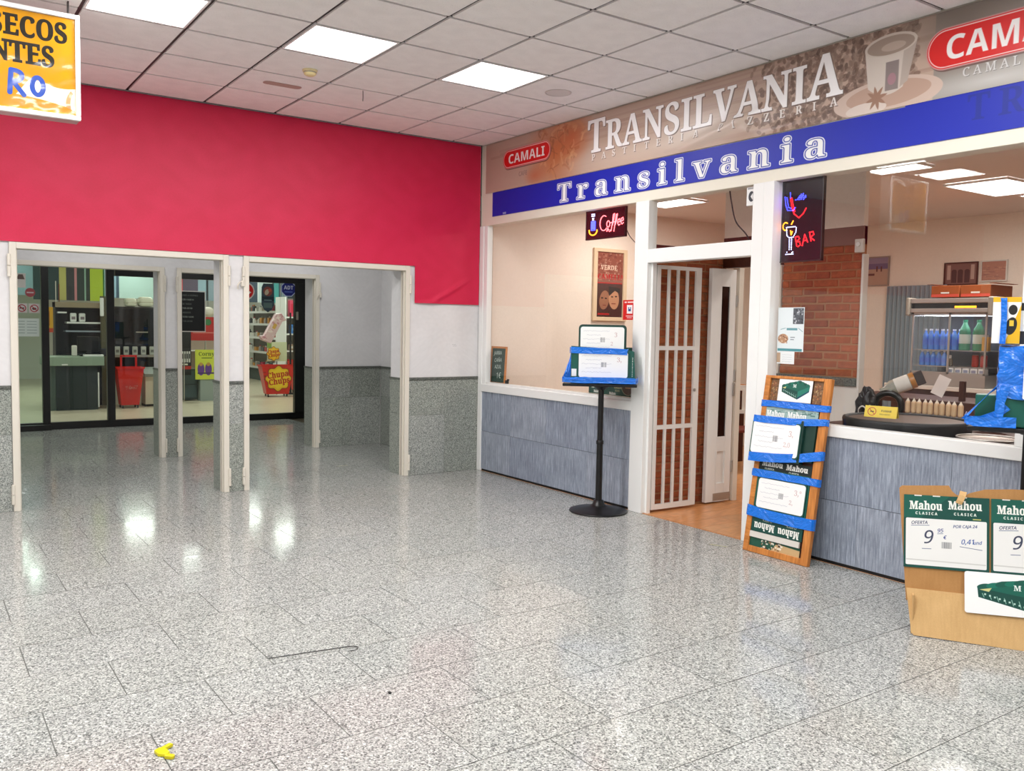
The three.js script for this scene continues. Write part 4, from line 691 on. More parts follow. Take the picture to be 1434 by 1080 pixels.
{ // poster on the cream wall
  const t = thing('framed_poster', 'red brown poster in a pale wooden frame on the cream wall behind the window', 'poster', [1.716, 2.0, 0.052]);
  const W = 0.5, Hh = 0.82;
  obj('frame', [srb(-W / 2, -W / 2 + 0.055, -Hh / 2, Hh / 2, 0, 0.03, 0.005), srb(W / 2 - 0.055, W / 2, -Hh / 2, Hh / 2, 0, 0.03, 0.005), srb(-W / 2 + 0.05, W / 2 - 0.05, -Hh / 2, -Hh / 2 + 0.045, 0, 0.03, 0.005), srb(-W / 2 + 0.05, W / 2 - 0.05, Hh / 2 - 0.04, Hh / 2, 0, 0.03, 0.005)], col(0xe0c8a6, 0.45), t);
  obj('print', card(0.4, 0.75, 0.004).translate(0, 0, 0.01), PHY({ map: tex(256, 480, (g, w, h) => {
    g.fillStyle = '#8a5344'; g.fillRect(0, 0, w, h); for (let i = 0; i < 220; i++) { g.globalAlpha = 0.4; g.fillStyle = pick(['#c49a84', '#5c3028', '#a86a58', '#d8bca6', '#7a4034']); g.fillRect(rr(0, w), rr(0, 200), rr(4, 26), rr(4, 18)); }
    g.globalAlpha = 1; g.fillStyle = '#4a2620'; g.fillRect(0, 230, w, 250); g.fillStyle = '#ead2bc'; g.font = 'bold 46px serif'; g.fillText('VERDE', 40, 130); g.fillStyle = '#b81c20'; g.font = 'bold 52px serif'; g.fillText('CAMELIA', 12, 200); g.fillRect(10, 222, w - 20, 8);
    g.fillStyle = '#9c6a50'; g.beginPath(); g.ellipse(80, 350, 46, 70, 0.2, 0, 7); g.fill(); g.fillStyle = '#c08c6a'; g.beginPath(); g.ellipse(172, 340, 50, 76, -0.1, 0, 7); g.fill(); g.fillStyle = '#2c1612'; for (const [x, y] of [[60, 335], [95, 338], [155, 325], [192, 322]]) { g.beginPath(); g.ellipse(x, y, 11, 5, 0, 0, 7); g.fill(); } g.fillStyle = '#2a1410'; g.beginPath(); g.moveTo(120, 250); g.lineTo(232, 262); g.lineTo(226, 300); g.lineTo(180, 280); g.lineTo(126, 320); g.fill(); g.fillStyle = '#7a2420'; g.fillRect(150, 372, 40, 6); g.fillRect(66, 385, 30, 5); g.fillStyle = '#b82020'; g.fillRect(20, 446, 110, 12);
  }), roughness: 0.2, clearcoat: 0.5 }), t);
}
{ // small chalkboard
  const t = thing('chalkboard', 'small green chalkboard in a wooden frame standing in the window corner', 'chalkboard', [0.09, 0.91, 0.225], -PI / 2);
  const W = 0.28, Hh = 0.39; const L = (m) => { m.rotation.x = -0.05; return m; };
  L(obj('frame', [srb(-W / 2, -W / 2 + 0.02, 0, Hh, -0.008, 0.008, 0.003), srb(W / 2 - 0.02, W / 2, 0, Hh, -0.008, 0.008, 0.003), sp(-W / 2 + 0.02, W / 2 - 0.02, 0, 0.02, -0.008, 0.008), sp(-W / 2 + 0.02, W / 2 - 0.02, Hh - 0.02, Hh, -0.008, 0.008)], M.oak, t));
  L(obj('board', card(W - 0.038, Hh - 0.038, 0.006).translate(0, Hh / 2, 0), flat(tex(192, 280, (g, w, h) => { g.fillStyle = '#234238'; g.fillRect(0, 0, w, h); g.fillStyle = '#c9d6cc'; const p = (s, x, y, z) => { g.save(); g.translate(x, y); g.transform(1, -0.05, -0.1, 1, 0, 0); g.font = z + 'px sans-serif'; g.fillText(s, 0, 0); g.restore(); }; p('JARRA', 24, 56, 42); p('CAÑA', 34, 114, 42); p('AZUL', 42, 168, 42); p('1€', 70, 246, 64); }), 0.8), t));
}
{ const t = thing('green_tray_box', 'low green beer tray lying on the sill behind the black pedestal', 'box', [0.17, 0.93, 2.02], -PI / 2);
  obj('box_body', card(0.6, 0.1, 0.2).translate(0, 0.051, 0), flat(tex(512, 86, (g, w, h) => { g.fillStyle = '#12463a'; g.fillRect(0, 0, w, h); g.fillStyle = '#cfd6cc'; g.fillRect(34, 8, 30, 36); beerText(g, 'Mahou', 60, 76, 26); beerText(g, 'Mahou', 236, 80, 26); g.fillStyle = '#d8c79a'; g.font = 'bold 30px sans-serif'; g.fillText('URBAN', 290, 34); g.font = '18px sans-serif'; g.fillText('BEERS', 300, 56); g.fillStyle = '#4a2c20'; g.beginPath(); g.ellipse(440, 20, 64, 50, 0, 0, 7); g.fill(); g.strokeStyle = '#b9a98a'; g.lineWidth = 4; g.beginPath(); g.ellipse(440, 20, 68, 54, 0, 0, 7); g.stroke(); g.fillStyle = '#c9976a'; g.fillRect(410, 16, 60, 10); })), t);
  obj('rim', [sp(-0.302, 0.302, 0.096, 0.104, 0.092, 0.102), sp(-0.302, 0.302, 0.096, 0.104, -0.102, -0.092)], M.darkGreen, t); }
{ const t = thing('black_clip', 'tiny black clip lying on the left window sill', 'clip', [0.05, 0.93, 0.455]); obj('body', rb(0.03, 0.035, 0.03, 0.004, 0, 0.018, 0), M.blackMatte, t); obj('tab', bx(0.01, 0.014, 0.03, 0.01, 0.04, 0.006), M.blackMatte, t); }
const stick = (name, label, cat, w, h, y, z, draw, cw = 128, ch = 128, x = -0.0, rot = 0) => { const m = obj(name, card(w, h, 0.0012), flat(tex(cw, ch, draw), 0.4)); onRight(m, x, y, z); m.rotation.z = 0; return tag(m, label, cat); };
stick('notice_sticker', 'red and white notice sticker on the glass beside the door post', 'sticker', 0.16, 0.165, 1.66, 2.278, (g, w, h) => { g.fillStyle = '#d41a18'; g.fillRect(0, 0, w, h); g.fillStyle = '#f4dcd8'; g.fillRect(14, 10, 22, 9); g.fillRect(44, 10, 60, 9); g.fillStyle = '#f4f2f0'; g.fillRect(38, 32, 54, 56); g.fillStyle = '#28488c'; g.fillRect(52, 46, 26, 26); g.fillStyle = '#f4f2f0'; g.fillRect(60, 46, 10, 12); g.fillStyle = '#f0c8c4'; g.fillRect(30, 100, 68, 6); g.fillRect(40, 112, 48, 5); }, 128, 128, 0.025);
stick('emblem_sticker', 'white sticker with a dark round emblem over the cafe door', 'sticker', 0.085, 0.13, 2.455, 3.52, (g, w, h) => { g.fillStyle = '#e9e8e6'; g.fillRect(0, 0, w, h); g.fillStyle = '#9a9a9a'; g.fillRect(8, 4, 68, 12); g.fillStyle = '#2b3038'; g.beginPath(); g.ellipse(42, 66, 26, 36, 0, 0, 7); g.fill(); g.fillStyle = '#e4e4e2'; g.beginPath(); g.moveTo(52, 42); g.lineTo(34, 66); g.lineTo(54, 92); g.lineTo(56, 66); g.fill(); }, 84, 128, 0.025);
stick('menu_poster', 'pale blue and white menu sheet with small photos taped inside the wide window', 'poster', 0.215, 0.3, 1.518, 3.885, (g, w, h) => { g.fillStyle = '#e6eef0'; g.fillRect(0, 0, w, h); g.fillStyle = '#4a5058'; g.fillRect(100, 4, 68, 86); for (let i = 0; i < 30; i++) { g.fillStyle = pick(['#c8ccd0', '#2a2e34', '#8a9096']); g.fillRect(rr(102, 160), rr(6, 80), 8, 9); } g.fillStyle = '#5d9aa2'; g.fillRect(60, 112, 70, 12); g.strokeStyle = '#7aa8ae'; g.lineWidth = 3; g.beginPath(); g.moveTo(20, 120); g.lineTo(54, 112); g.moveTo(136, 112); g.lineTo(166, 132); g.stroke(); g.fillStyle = '#b98a66'; g.beginPath(); g.ellipse(38, 170, 34, 26, 0, 0, 7); g.fill(); for (let i = 0; i < 26; i++) { g.fillStyle = pick(['#7a4a34', '#e8d2b8', '#c49a74']); g.fillRect(rr(8, 66), rr(148, 192), 8, 6); } g.fillStyle = '#8a9498'; g.fillRect(86, 160, 30, 5); g.fillRect(86, 172, 24, 5); g.fillStyle = '#3f9098'; g.fillRect(4, 224, w - 12, 14); }, 172, 240, 0.042);
stick('small_notice', 'small white notice hanging under the pale blue menu sheet', 'poster', 0.145, 0.085, 1.325, 3.852, (g, w, h) => { g.fillStyle = '#eef2f2'; g.fillRect(0, 0, w, h); g.fillStyle = '#b89a7c'; g.fillRect(0, 8, 26, 60); g.strokeStyle = '#a9b4b8'; for (let i = 0; i < 4; i++) scribble(g, 40, 20 + i * 14, 70, 12, 3); }, 128, 76, 0.041);
tag(obj('hanging_cable', tube([[0.09, 2.83, 3.22], [0.1, 2.6, 3.24], [0.1, 2.45, 3.27], [0.1, 2.3, 3.32], [0.1, 2.2, 3.42], [0.1, 2.14, 3.46]], 0.005, 40, 6), M.blackMatte), 'dark cable hanging down behind the glass over the cafe door', 'cable');

// ------------------------------------------------------------------ hall: yellow sign, small ceiling fittings, things on the floor
{
  const t = thing('hanging_sign', 'yellow sign box with black and blue lettering hanging from the ceiling', 'sign', [-4.05, 2.655, 2.0]);
  const W = 0.72, Hh = 0.6;
  obj('box', [sp(-W + 0.004, -0.004, 0.004, Hh - 0.004, -0.13, -0.012)], M.silver, t);
  const f = (a, b, c, d) => srb(a, b, c, d, -0.014, 0.008, 0.004);
  obj('frame', [f(-W, 0, 0, 0.026), f(-W, 0, Hh - 0.026, Hh), f(-0.024, 0, 0.026, Hh - 0.026), f(-W, -W + 0.024, 0.026, Hh - 0.026)], M.lampFrame, t);
  const P = [], U = [], I = [], n = 40, m = 30; for (let j = 0; j <= m; j++) for (let i = 0; i <= n; i++) { const u = i / n, v = j / m; P.push(-W + 0.02 + (W - 0.04) * u, 0.022 + (Hh - 0.044) * v, -0.006 + 0.004 * nz(u * 5, v * 6, 2) + 0.002 * nz(u * 14, v * 14, 5)); U.push(u, v); }
  for (let j = 0; j < m; j++) for (let i = 0; i < n; i++) { const a = j * (n + 1) + i; I.push(a, a + 1, a + n + 2, a, a + n + 2, a + n + 1); }
  const g = new THREE.BufferGeometry(); g.setAttribute('position', new THREE.Float32BufferAttribute(P, 3)); g.setAttribute('uv', new THREE.Float32BufferAttribute(U, 2)); g.setIndex(I); g.computeVertexNormals();
  obj('face', g, PHY({ roughness: 0.22, clearcoat: 0.8, clearcoatRoughness: 0.08, map: tex(1024, 836, (q, w, h) => {
    q.fillStyle = '#cc8c02'; q.fillRect(0, 0, w, h); q.save(); q.scale(w / (W - 0.04), -h / (Hh - 0.044)); q.translate(W - 0.02, -(Hh - 0.022));
    const F = 'bold 100px serif', put = (s, xr, y, size, c, sx) => { q.fillStyle = c; txt(q, s, xr, y, size, F, (e) => { q.textAlign = 'right'; q.fillText(e, 0, 0); q.lineWidth = 5; q.strokeStyle = c; q.strokeText(e, 0, 0); q.textAlign = 'left'; }, sx); };
    put('SECOS', -0.062, 0.43, 0.155, '#1d1a14', 0.78); put('NTES', -0.13, 0.285, 0.155, '#1d1a14', 0.78);
    // lamp reflection painted as a pale patch at the bottom, brown streak beside it
    q.fillStyle = '#f1e8d0'; q.beginPath(); q.moveTo(-0.33, 0.105); q.lineTo(-0.26, 0.2); q.quadraticCurveTo(-0.2, 0.2, -0.14, 0.175); q.quadraticCurveTo(-0.08, 0.165, -0.026, 0.18); q.lineTo(-0.026, 0.05); q.lineTo(-0.07, 0.07); q.quadraticCurveTo(-0.2, 0.1, -0.33, 0.105); q.fill();
    q.fillStyle = '#c99a62'; q.beginPath(); q.moveTo(-0.05, 0.165); q.quadraticCurveTo(-0.085, 0.12, -0.075, 0.07); q.lineTo(-0.05, 0.06); q.quadraticCurveTo(-0.06, 0.12, -0.038, 0.15); q.fill();
    q.strokeStyle = '#2a4fae'; q.lineWidth = 0.026; q.lineJoin = q.lineCap = 'round'; q.beginPath(); q.moveTo(-0.36, 0.11); q.lineTo(-0.352, 0.235); q.quadraticCurveTo(-0.29, 0.235, -0.3, 0.2); q.quadraticCurveTo(-0.31, 0.175, -0.345, 0.175); q.lineTo(-0.29, 0.105); q.stroke(); q.beginPath(); q.ellipse(-0.22, 0.165, 0.028, 0.048, 0, 0, 7); q.stroke();
    q.restore();
  }) }), t);
  for (const x of [-0.05, -W + 0.08]) obj('hanger', bx(0.008, 0.11, 0.03, x, Hh + 0.045, -0.07), M.rail, t);
}
{ const t = thing('smoke_detector', 'cream round smoke detector on the ceiling in front of the middle light', 'smoke detector', [-2.45, CY, 1.5]); obj('base', cyl(0.055, 0.052, 0.014, 0, -0.007, 0, 28), col(0xe8d9a8, 0.5), t); obj('head', lathe([[0.046, 0], [0.044, -0.02], [0.03, -0.03], [0, -0.032]], 28).translate(0, -0.012, 0), col(0xe6d29a, 0.5), t); obj('slots', cyl(0.047, 0.047, 0.006, 0, -0.02, 0, 28), M.steelDark, t); }
{ const s = new THREE.ExtrudeGeometry(roundShape(0.3, 0.09, 0.045), { depth: 0.004, bevelEnabled: false }); tag(place(obj('ceiling_plate', s, col(0xb99a90, 0.8)), -2.47, CY + 0.0005, 0.985, PI / 2), 'oblong brownish plate on the ceiling tile behind the smoke detector', 'cover plate'); }
{ const t = thing('ceiling_speaker', 'round flush speaker in the ceiling near the cafe banner', 'speaker', [-0.66, CY, 2.14]); obj('ring', new THREE.TorusGeometry(0.1, 0.006, 8, 36).rotateX(PI / 2), col(0xd2c9c4, 0.7), t); obj('grille', cyl(0.096, 0.096, 0.004, 0, -0.001, 0, 36), col(0xdcd4d0, 0.8), t); }
tag(obj('ceiling_hook', tube([[-1.9, CY, 1.22], [-1.9, CY - 0.05, 1.222], [-1.898, CY - 0.08, 1.215]], 0.003, 8, 6), M.blackMatte), 'short thin wire hanging from a ceiling tile', 'hook');
{ const t = thing('broken_clip', 'bright yellow broken plastic clip lying on the floor in the foreground', 'litter', [-4.235, 0.0, 4.615], 0.3);
  const a = new THREE.Shape(); [[0, 0], [0.018, 0.004], [0.022, 0.03], [0.012, 0.055], [-0.008, 0.05], [-0.012, 0.02]].forEach(([x, y], i) => (i ? a.lineTo(x, y) : a.moveTo(x, y)));
  const e = { depth: 0.008, bevelEnabled: true, bevelSize: 0.002, bevelThickness: 0.002, bevelSegments: 2 };
  obj('shell', new THREE.ExtrudeGeometry(a, e).rotateX(-PI / 2).translate(0, 0.003, 0.05), PHY({ color: 0xe2d400, roughness: 0.3 }), t);
  const b = new THREE.Shape(); [[0, 0], [0.04, 0.01], [0.036, 0.022], [0.02, 0.018], [0, 0.014]].forEach(([x, y], i) => (i ? b.lineTo(x, y) : b.moveTo(x, y)));
  obj('arm', new THREE.ExtrudeGeometry(b, e).rotateX(-PI / 2).translate(0.016, 0.003, 0.012), PHY({ color: 0xd8c800, roughness: 0.3 }), t);
  obj('tip', new THREE.ExtrudeGeometry(roundShape(0.016, 0.03, 0.006), e).rotateX(-PI / 2).rotateY(0.5).translate(0.006, 0.003, 0.07), PHY({ color: 0xd0c000, roughness: 0.3 }), t); }
tag(obj('cable_tie', tube([[-3.62, 0.004, 3.985], [-3.5, 0.004, 4.0], [-3.4, 0.004, 4.015], [-3.3, 0.004, 4.03], [-3.245, 0.005, 4.043], [-3.228, 0.006, 4.07], [-3.25, 0.005, 4.095], [-3.285, 0.004, 4.09]], 0.002, 50, 6), M.black), 'thin black cable tie with a looped end lying along a floor joint', 'cable tie');
tag(obj('dirt_crumb', new THREE.DodecahedronGeometry(0.008, 0).scale(1, 0.6, 1.3).translate(-3.33, 0.004, 4.6), M.blackMatte), 'tiny dark crumb on the granite floor in the foreground', 'litter');

for (const [x, z, a, l] of [[-1.14, -0.867, 0.1, 'faint yellow green scuff on the floor inside the right doorway'], [-0.275, 3.59, -1.2, 'faint yellow green scuff on the floor before the cafe entrance']]) { const sh = new THREE.Shape(); [[-0.07, 0], [-0.04, 0.008], [0.02, 0.006], [0.07, 0.01], [0.06, -0.004], [0, -0.008], [-0.05, -0.006]].forEach(([u, v], i) => (i ? sh.lineTo(u, v) : sh.moveTo(u, v))); tag(place(obj('floor_scuff', new THREE.ExtrudeGeometry(sh, { depth: 0.0008, bevelEnabled: false }).rotateX(-PI / 2), col(0xa3a37c, 0.5)), x, 0.0006, z, 0, a, 0), l, 'mark'); }

// ------------------------------------------------------------------ inside the cafe
{ // shelf of drinks standing on a counter
  const c = thing('service_counter', 'wooden counter under the drinks fridge in the cafe', 'counter', [3.55, 0, 3.35]);
  obj('body', sp(-0.3, 0.4, 0, 0.97, -0.7, 0.9), M.darkWood, c); obj('top', srb(-0.36, 0.42, 0.97, 1.01, -0.75, 0.95, 0.006), M.offWhite, c);
  const t = thing('drinks_fridge', 'silver countertop fridge with sliding glass doors full of bottles', 'fridge', [3.2, 1.012, 3.23]);
  const D = 0.52, W = 0.74, Hh = 0.83;
  obj('back_panel', sp(D - 0.02, D, 0.12, 0.7, -W / 2, W / 2), col(0x4a525c, 0.5), t);
  obj('case', sp(0.0, D, 0, 0.12, -W / 2, W / 2), M.silver, t); obj('top_plate', sp(0.02, D, 0.68, 0.7, -W / 2, W / 2), M.silver, t);
  obj('header', [srb(-0.02, D, 0.7, 0.74, -W / 2 - 0.01, W / 2 + 0.01, 0.006), srb(-0.02, D, 0.79, 0.835, -W / 2 - 0.01, W / 2 + 0.01, 0.006), sp(0.0, D, 0.74, 0.79, -W / 2, W / 2)], M.silver, t);
  obj('header_strip', sp(-0.006, 0.0, 0.74, 0.79, -W / 2, W / 2), M.blackMatte, t);
  obj('header_lamp', sp(-0.012, -0.004, 0.744, 0.762, 0.06, 0.26), STD({ color: 0xffb020, emissive: 0xffa020, emissiveIntensity: 1.6 }), t);
  obj('end_cap', srb(-0.045, 0.1, 0.67, 0.845, -W / 2 - 0.045, -W / 2 - 0.008, 0.015), M.steelDark, t); obj('end_cap', srb(-0.045, D, 0.67, 0.845, W / 2 + 0.008, W / 2 + 0.06, 0.015), M.steelDark, t);
  obj('side_pane', sp(0.02, D - 0.02, 0.12, 0.68, -W / 2, -W / 2 + 0.006), M.glass, t); obj('side_pane', sp(0.02, D - 0.02, 0.12, 0.68, W / 2 - 0.006, W / 2), M.glass, t);
  for (const [a, b, x] of [[-W / 2 + 0.01, 0.02, 0.0], [0.0, W / 2 - 0.01, 0.012]]) { const d = obj('door', [sp(x - 0.004, x + 0.006, 0.12, 0.7, a, a + 0.016), sp(x - 0.004, x + 0.006, 0.12, 0.7, b - 0.016, b), sp(x - 0.004, x + 0.006, 0.12, 0.135, a, b), sp(x - 0.004, x + 0.006, 0.685, 0.7, a, b)], M.silver, t); obj('door_pane', sp(x, x + 0.003, 0.135, 0.685, a + 0.016, b - 0.016), M.glass, d); }
  for (const y of [0.19, 0.345]) obj('shelf', sp(0.06, D - 0.04, y - 0.008, y, -W / 2 + 0.012, W / 2 - 0.012), M.silver, t);
  areaLight(3.42, 1.685, 3.22, 0.25, 0.6, 0xeef5ff, 34);
  obj('inner_lamp', sp(0.1, 0.35, 0.672, 0.68, -0.3, 0.3), STD({ color: 0xffffff, emissive: 0xeef4ff, emissiveIntensity: 1.5 }), t);
  // bottles
  const bottle = (name, label, cat, h, r, body, cap, lab, group) => {
    const b = thing(name, label, cat, [0, 0, 0], 0, group);
    obj('bottle_body', lathe([[0, 0], [r * 0.9, 0], [r, 0.006], [r, h * 0.6], [r * 0.86, h * 0.7], [r * 0.4, h * 0.86], [r * 0.36, h * 0.93], [0, h * 0.93]], 16), body, b);
    obj('cap', cyl(r * 0.42, r * 0.42, h * 0.08, 0, h * 0.955, 0, 12), cap, b); obj('label', lathe([[r * 1.01, h * 0.22], [r * 1.02, h * 0.24], [r * 1.02, h * 0.5], [r * 1.01, h * 0.52]], 16), lab, b); return b;
  };
  const blue = col(0x4d8ce8, 0.12), bcap = col(0xdfe8fa, 0.3), blab = col(0x3f74e0, 0.4);
  const b0 = bottle('water_bottle', 'small blue water bottle on the upper shelf of the cafe fridge', 'bottle', 0.2, 0.026, blue, bcap, blab, 'blue water bottles in the cafe fridge');
  let first = true; for (let r = 0; r < 2; r++) for (let i = 0; i < 6; i++) { const p = [3.3 + r * 0.075, 1.358, 2.955 + i * 0.058 + r * 0.008]; if (first) { b0.position.set(...p); first = false; } else copy(b0, null, p); }
  for (let i = 0; i < 5; i++) copy(b0, 'small blue water bottle on the lower shelf of the cafe fridge', [3.3, 1.203, 2.93 + i * 0.056]).scale.y = 0.72;
  const g0 = bottle('green_bottle', 'large green bottle at the middle of the cafe fridge, nearer the door bar', 'bottle', 0.29, 0.05, col(0x4c9a78, 0.15), col(0x2a8a6a, 0.3), col(0xd8e6dc, 0.5)); g0.position.set(3.34, 1.358, 3.32); copy(g0, 'large green bottle in the cafe fridge beside the carton of juice', [3.34, 1.358, 3.45]);
  const j = thing('juice_carton', 'small orange and white juice carton on the upper fridge shelf', 'carton', [3.3, 1.358, 3.545]); obj('box_body', rb(0.05, 0.13, 0.06, 0.004, 0, 0.065, 0), col(0xd0a040, 0.4), j); obj('top', bx(0.05, 0.02, 0.01, 0, 0.14, 0), M.white, j);
  const w0 = thing('milk_carton', 'small white carton in the row on the fridge floor', 'carton', [3.28, 1.134, 3.24], 0, 'white cartons on the fridge floor'); obj('box_body', rb(0.06, 0.056, 0.064, 0.004, 0, 0.028, 0), M.white, w0); obj('print', bx(0.002, 0.026, 0.04, -0.031, 0.028, 0), col(0x9aa0b8), w0); for (let i = 1; i < 5; i++) copy(w0, null, [3.28, 1.134, 3.24 + i * 0.075]);
  const r0 = thing('soda_can', 'red drink can on the lower fridge shelf, nearest the glass divider', 'can', [3.36, 1.203, 3.42]); obj('can_body', lathe([[0, 0], [0.026, 0], [0.031, 0.01], [0.031, 0.1], [0.025, 0.112], [0, 0.112]], 18), col(0xb82a22, 0.3), r0); obj('lid', cyl(0.024, 0.024, 0.003, 0, 0.113, 0, 16), M.silver, r0); copy(r0, 'red drink can on the lower fridge shelf beside another can', [3.36, 1.203, 3.5]);
  const y0 = thing('sauce_jar', 'small dark jar with a white lid at the end of the lower bottles', 'jar', [3.3, 1.203, 3.21]); obj('jar_body', lathe([[0, 0], [0.022, 0], [0.024, 0.01], [0.024, 0.06], [0.016, 0.075], [0, 0.075]], 16), col(0x6a5a3a, 0.2), y0); obj('lid', cyl(0.012, 0.012, 0.03, 0, 0.09, 0, 12), M.white, y0);
  // two cartons on top
  for (const [z, l] of [[3.155, 'brown fruit box with a red stripe on the fridge, next to the curtain'], [3.445, 'brown fruit box with a red stripe on the fridge, next to the dark cupboard']]) {
    const q = thing('fruit_box', l, 'box', [3.45, 1.858, z]); obj('box_body', wuv(rb(0.4, 0.11, 0.275, 0.004, 0, 0.056, 0)), STD({ map: cardTex, color: 0xb87848, roughness: 0.8 }), q); obj('stripe', sp(-0.204, -0.2, 0.004, 0.03, -0.135, 0.135), col(0xc04a38), q); obj('print', sp(-0.204, -0.2, 0.035, 0.05, -0.04, 0.04), M.offWhite, q);
    obj('open_flap', bx(0.4, 0.004, 0.06, 0, 0.125, z > 3.3 ? 0.155 : -0.15).rotateX(0), STD({ map: cardTex, color: 0xa86a3c, roughness: 0.8 }), q);
  }
}
{ // grey pleated curtain and pictures on the back wall
  const P = [], I = [], n = 120, m = 4; for (let j = 0; j <= m; j++) for (let i = 0; i <= n; i++) { const u = i / n; P.push(4.95 + 0.02 * Math.sin(u * 2 * PI * 13) + 0.008 * nz(u * 20, j * 0.3), 0.02 + 2.06 * j / m, 1.47 + 0.75 * u); }
  for (let j = 0; j < m; j++) for (let i = 0; i < n; i++) { const a = j * (n + 1) + i; I.push(a, a + n + 2, a + 1, a, a + n + 1, a + n + 2); }
  const g = new THREE.BufferGeometry(); g.setAttribute('position', new THREE.Float32BufferAttribute(P, 3)); g.setIndex(I); g.computeVertexNormals();
  tag(obj('pleated_curtain', g, STD({ color: 0x92a2aa, roughness: 0.6 })), 'grey blue pleated curtain on the back wall beside the fridge', 'curtain');
  const pic = (label, y0, y1, z0, z1, frameC, draw) => {
    const w = z1 - z0, h = y1 - y0, t = thing('framed_picture', label, 'picture', [4.995, (y0 + y1) / 2, (z0 + z1) / 2], -PI / 2);
    obj('frame', [bx(w, 0.014, 0.02, 0, h / 2 - 0.007, 0.01), bx(w, 0.014, 0.02, 0, -h / 2 + 0.007, 0.01), bx(0.014, h - 0.028, 0.02, w / 2 - 0.007, 0, 0.01), bx(0.014, h - 0.028, 0.02, -w / 2 + 0.007, 0, 0.01)], frameC, t);
    obj('print', card(w - 0.026, h - 0.026, 0.006).translate(0, 0, 0.008), flat(tex(160, 128, draw)), t);
  };
  pic('seaside picture with small dark figures next to the brick pillar', 2.09, 2.45, 1.1, 1.465, M.steelDark, (g, w, h) => { g.fillStyle = '#8e86a0'; g.fillRect(0, 0, w, h); g.fillStyle = '#6a6488'; g.fillRect(0, 28, w, 26); g.fillStyle = '#b59a86'; g.fillRect(0, 54, w, h); g.fillStyle = '#5a3a34'; for (const [x, y, k] of [[24, 60, 50], [84, 40, 26], [112, 42, 24]]) g.fillRect(x, y, 9, k); g.fillRect(34, 74, 40, 10); });
  pic('dark picture with three arched shapes above the fridge', 2.07, 2.33, 2.16, 2.55, M.darkWood, (g, w, h) => { g.fillStyle = '#7c5850'; g.fillRect(0, 0, w, h); g.fillStyle = '#b89c90'; for (const x of [10, 130]) g.fillRect(x, 10, 18, 90); g.fillStyle = '#4a2e2c'; for (const x of [34, 66, 100]) { g.beginPath(); g.arc(x + 12, 50, 13, PI, 0); g.lineTo(x + 25, 120); g.lineTo(x - 1, 120); g.fill(); } });
  pic('reddish landscape picture in a pale frame above the fridge', 2.1, 2.335, 2.58, 2.87, M.offWhite, (g, w, h) => { g.fillStyle = '#b27a66'; g.fillRect(0, 0, w, h); for (let i = 0; i < 40; i++) { g.globalAlpha = 0.5; g.fillStyle = pick(['#c48a6c', '#8e5a4e', '#d2a488']); g.fillRect(rr(0, w), rr(20, h), rr(10, 50), rr(3, 8)); } });
  const cup = thing('wall_cupboard', 'dark brown cupboard behind the fridge at the back of the cafe', 'cupboard', [4.75, 0, 4.3]); obj('body', sp(-0.2, 0.24, 0, 1.98, -0.95, 2.2), col(0x5a4640, 0.5), cup); for (let i = 0; i < 4; i++) obj('door', srb(-0.225, -0.2, 0.06, 1.94, -0.93 + i * 0.78, -0.17 + i * 0.78, 0.005), col(0x63504a, 0.5), cup);
  const cm = thing('coffee_machine', 'dark coffee machine beside the fridge, half hidden by blue wrapped cartons', 'machine', [3.42, 1.012, 3.86]); obj('body', rb(0.36, 0.42, 0.34, 0.02, 0, 0.21, 0), col(0x2c2a30, 0.35), cm); obj('hopper', lathe([[0.05, 0], [0.09, 0.1], [0.09, 0.12], [0, 0.12]], 20).translate(0, 0.42, 0), col(0x6a6a78, 0.2), cm); obj('front_label', bx(0.004, 0.05, 0.2, -0.182, 0.14, 0), M.white, cm); obj('spout', rb(0.06, 0.05, 0.1, 0.01, -0.2, 0.26, 0), M.silver, cm);
}
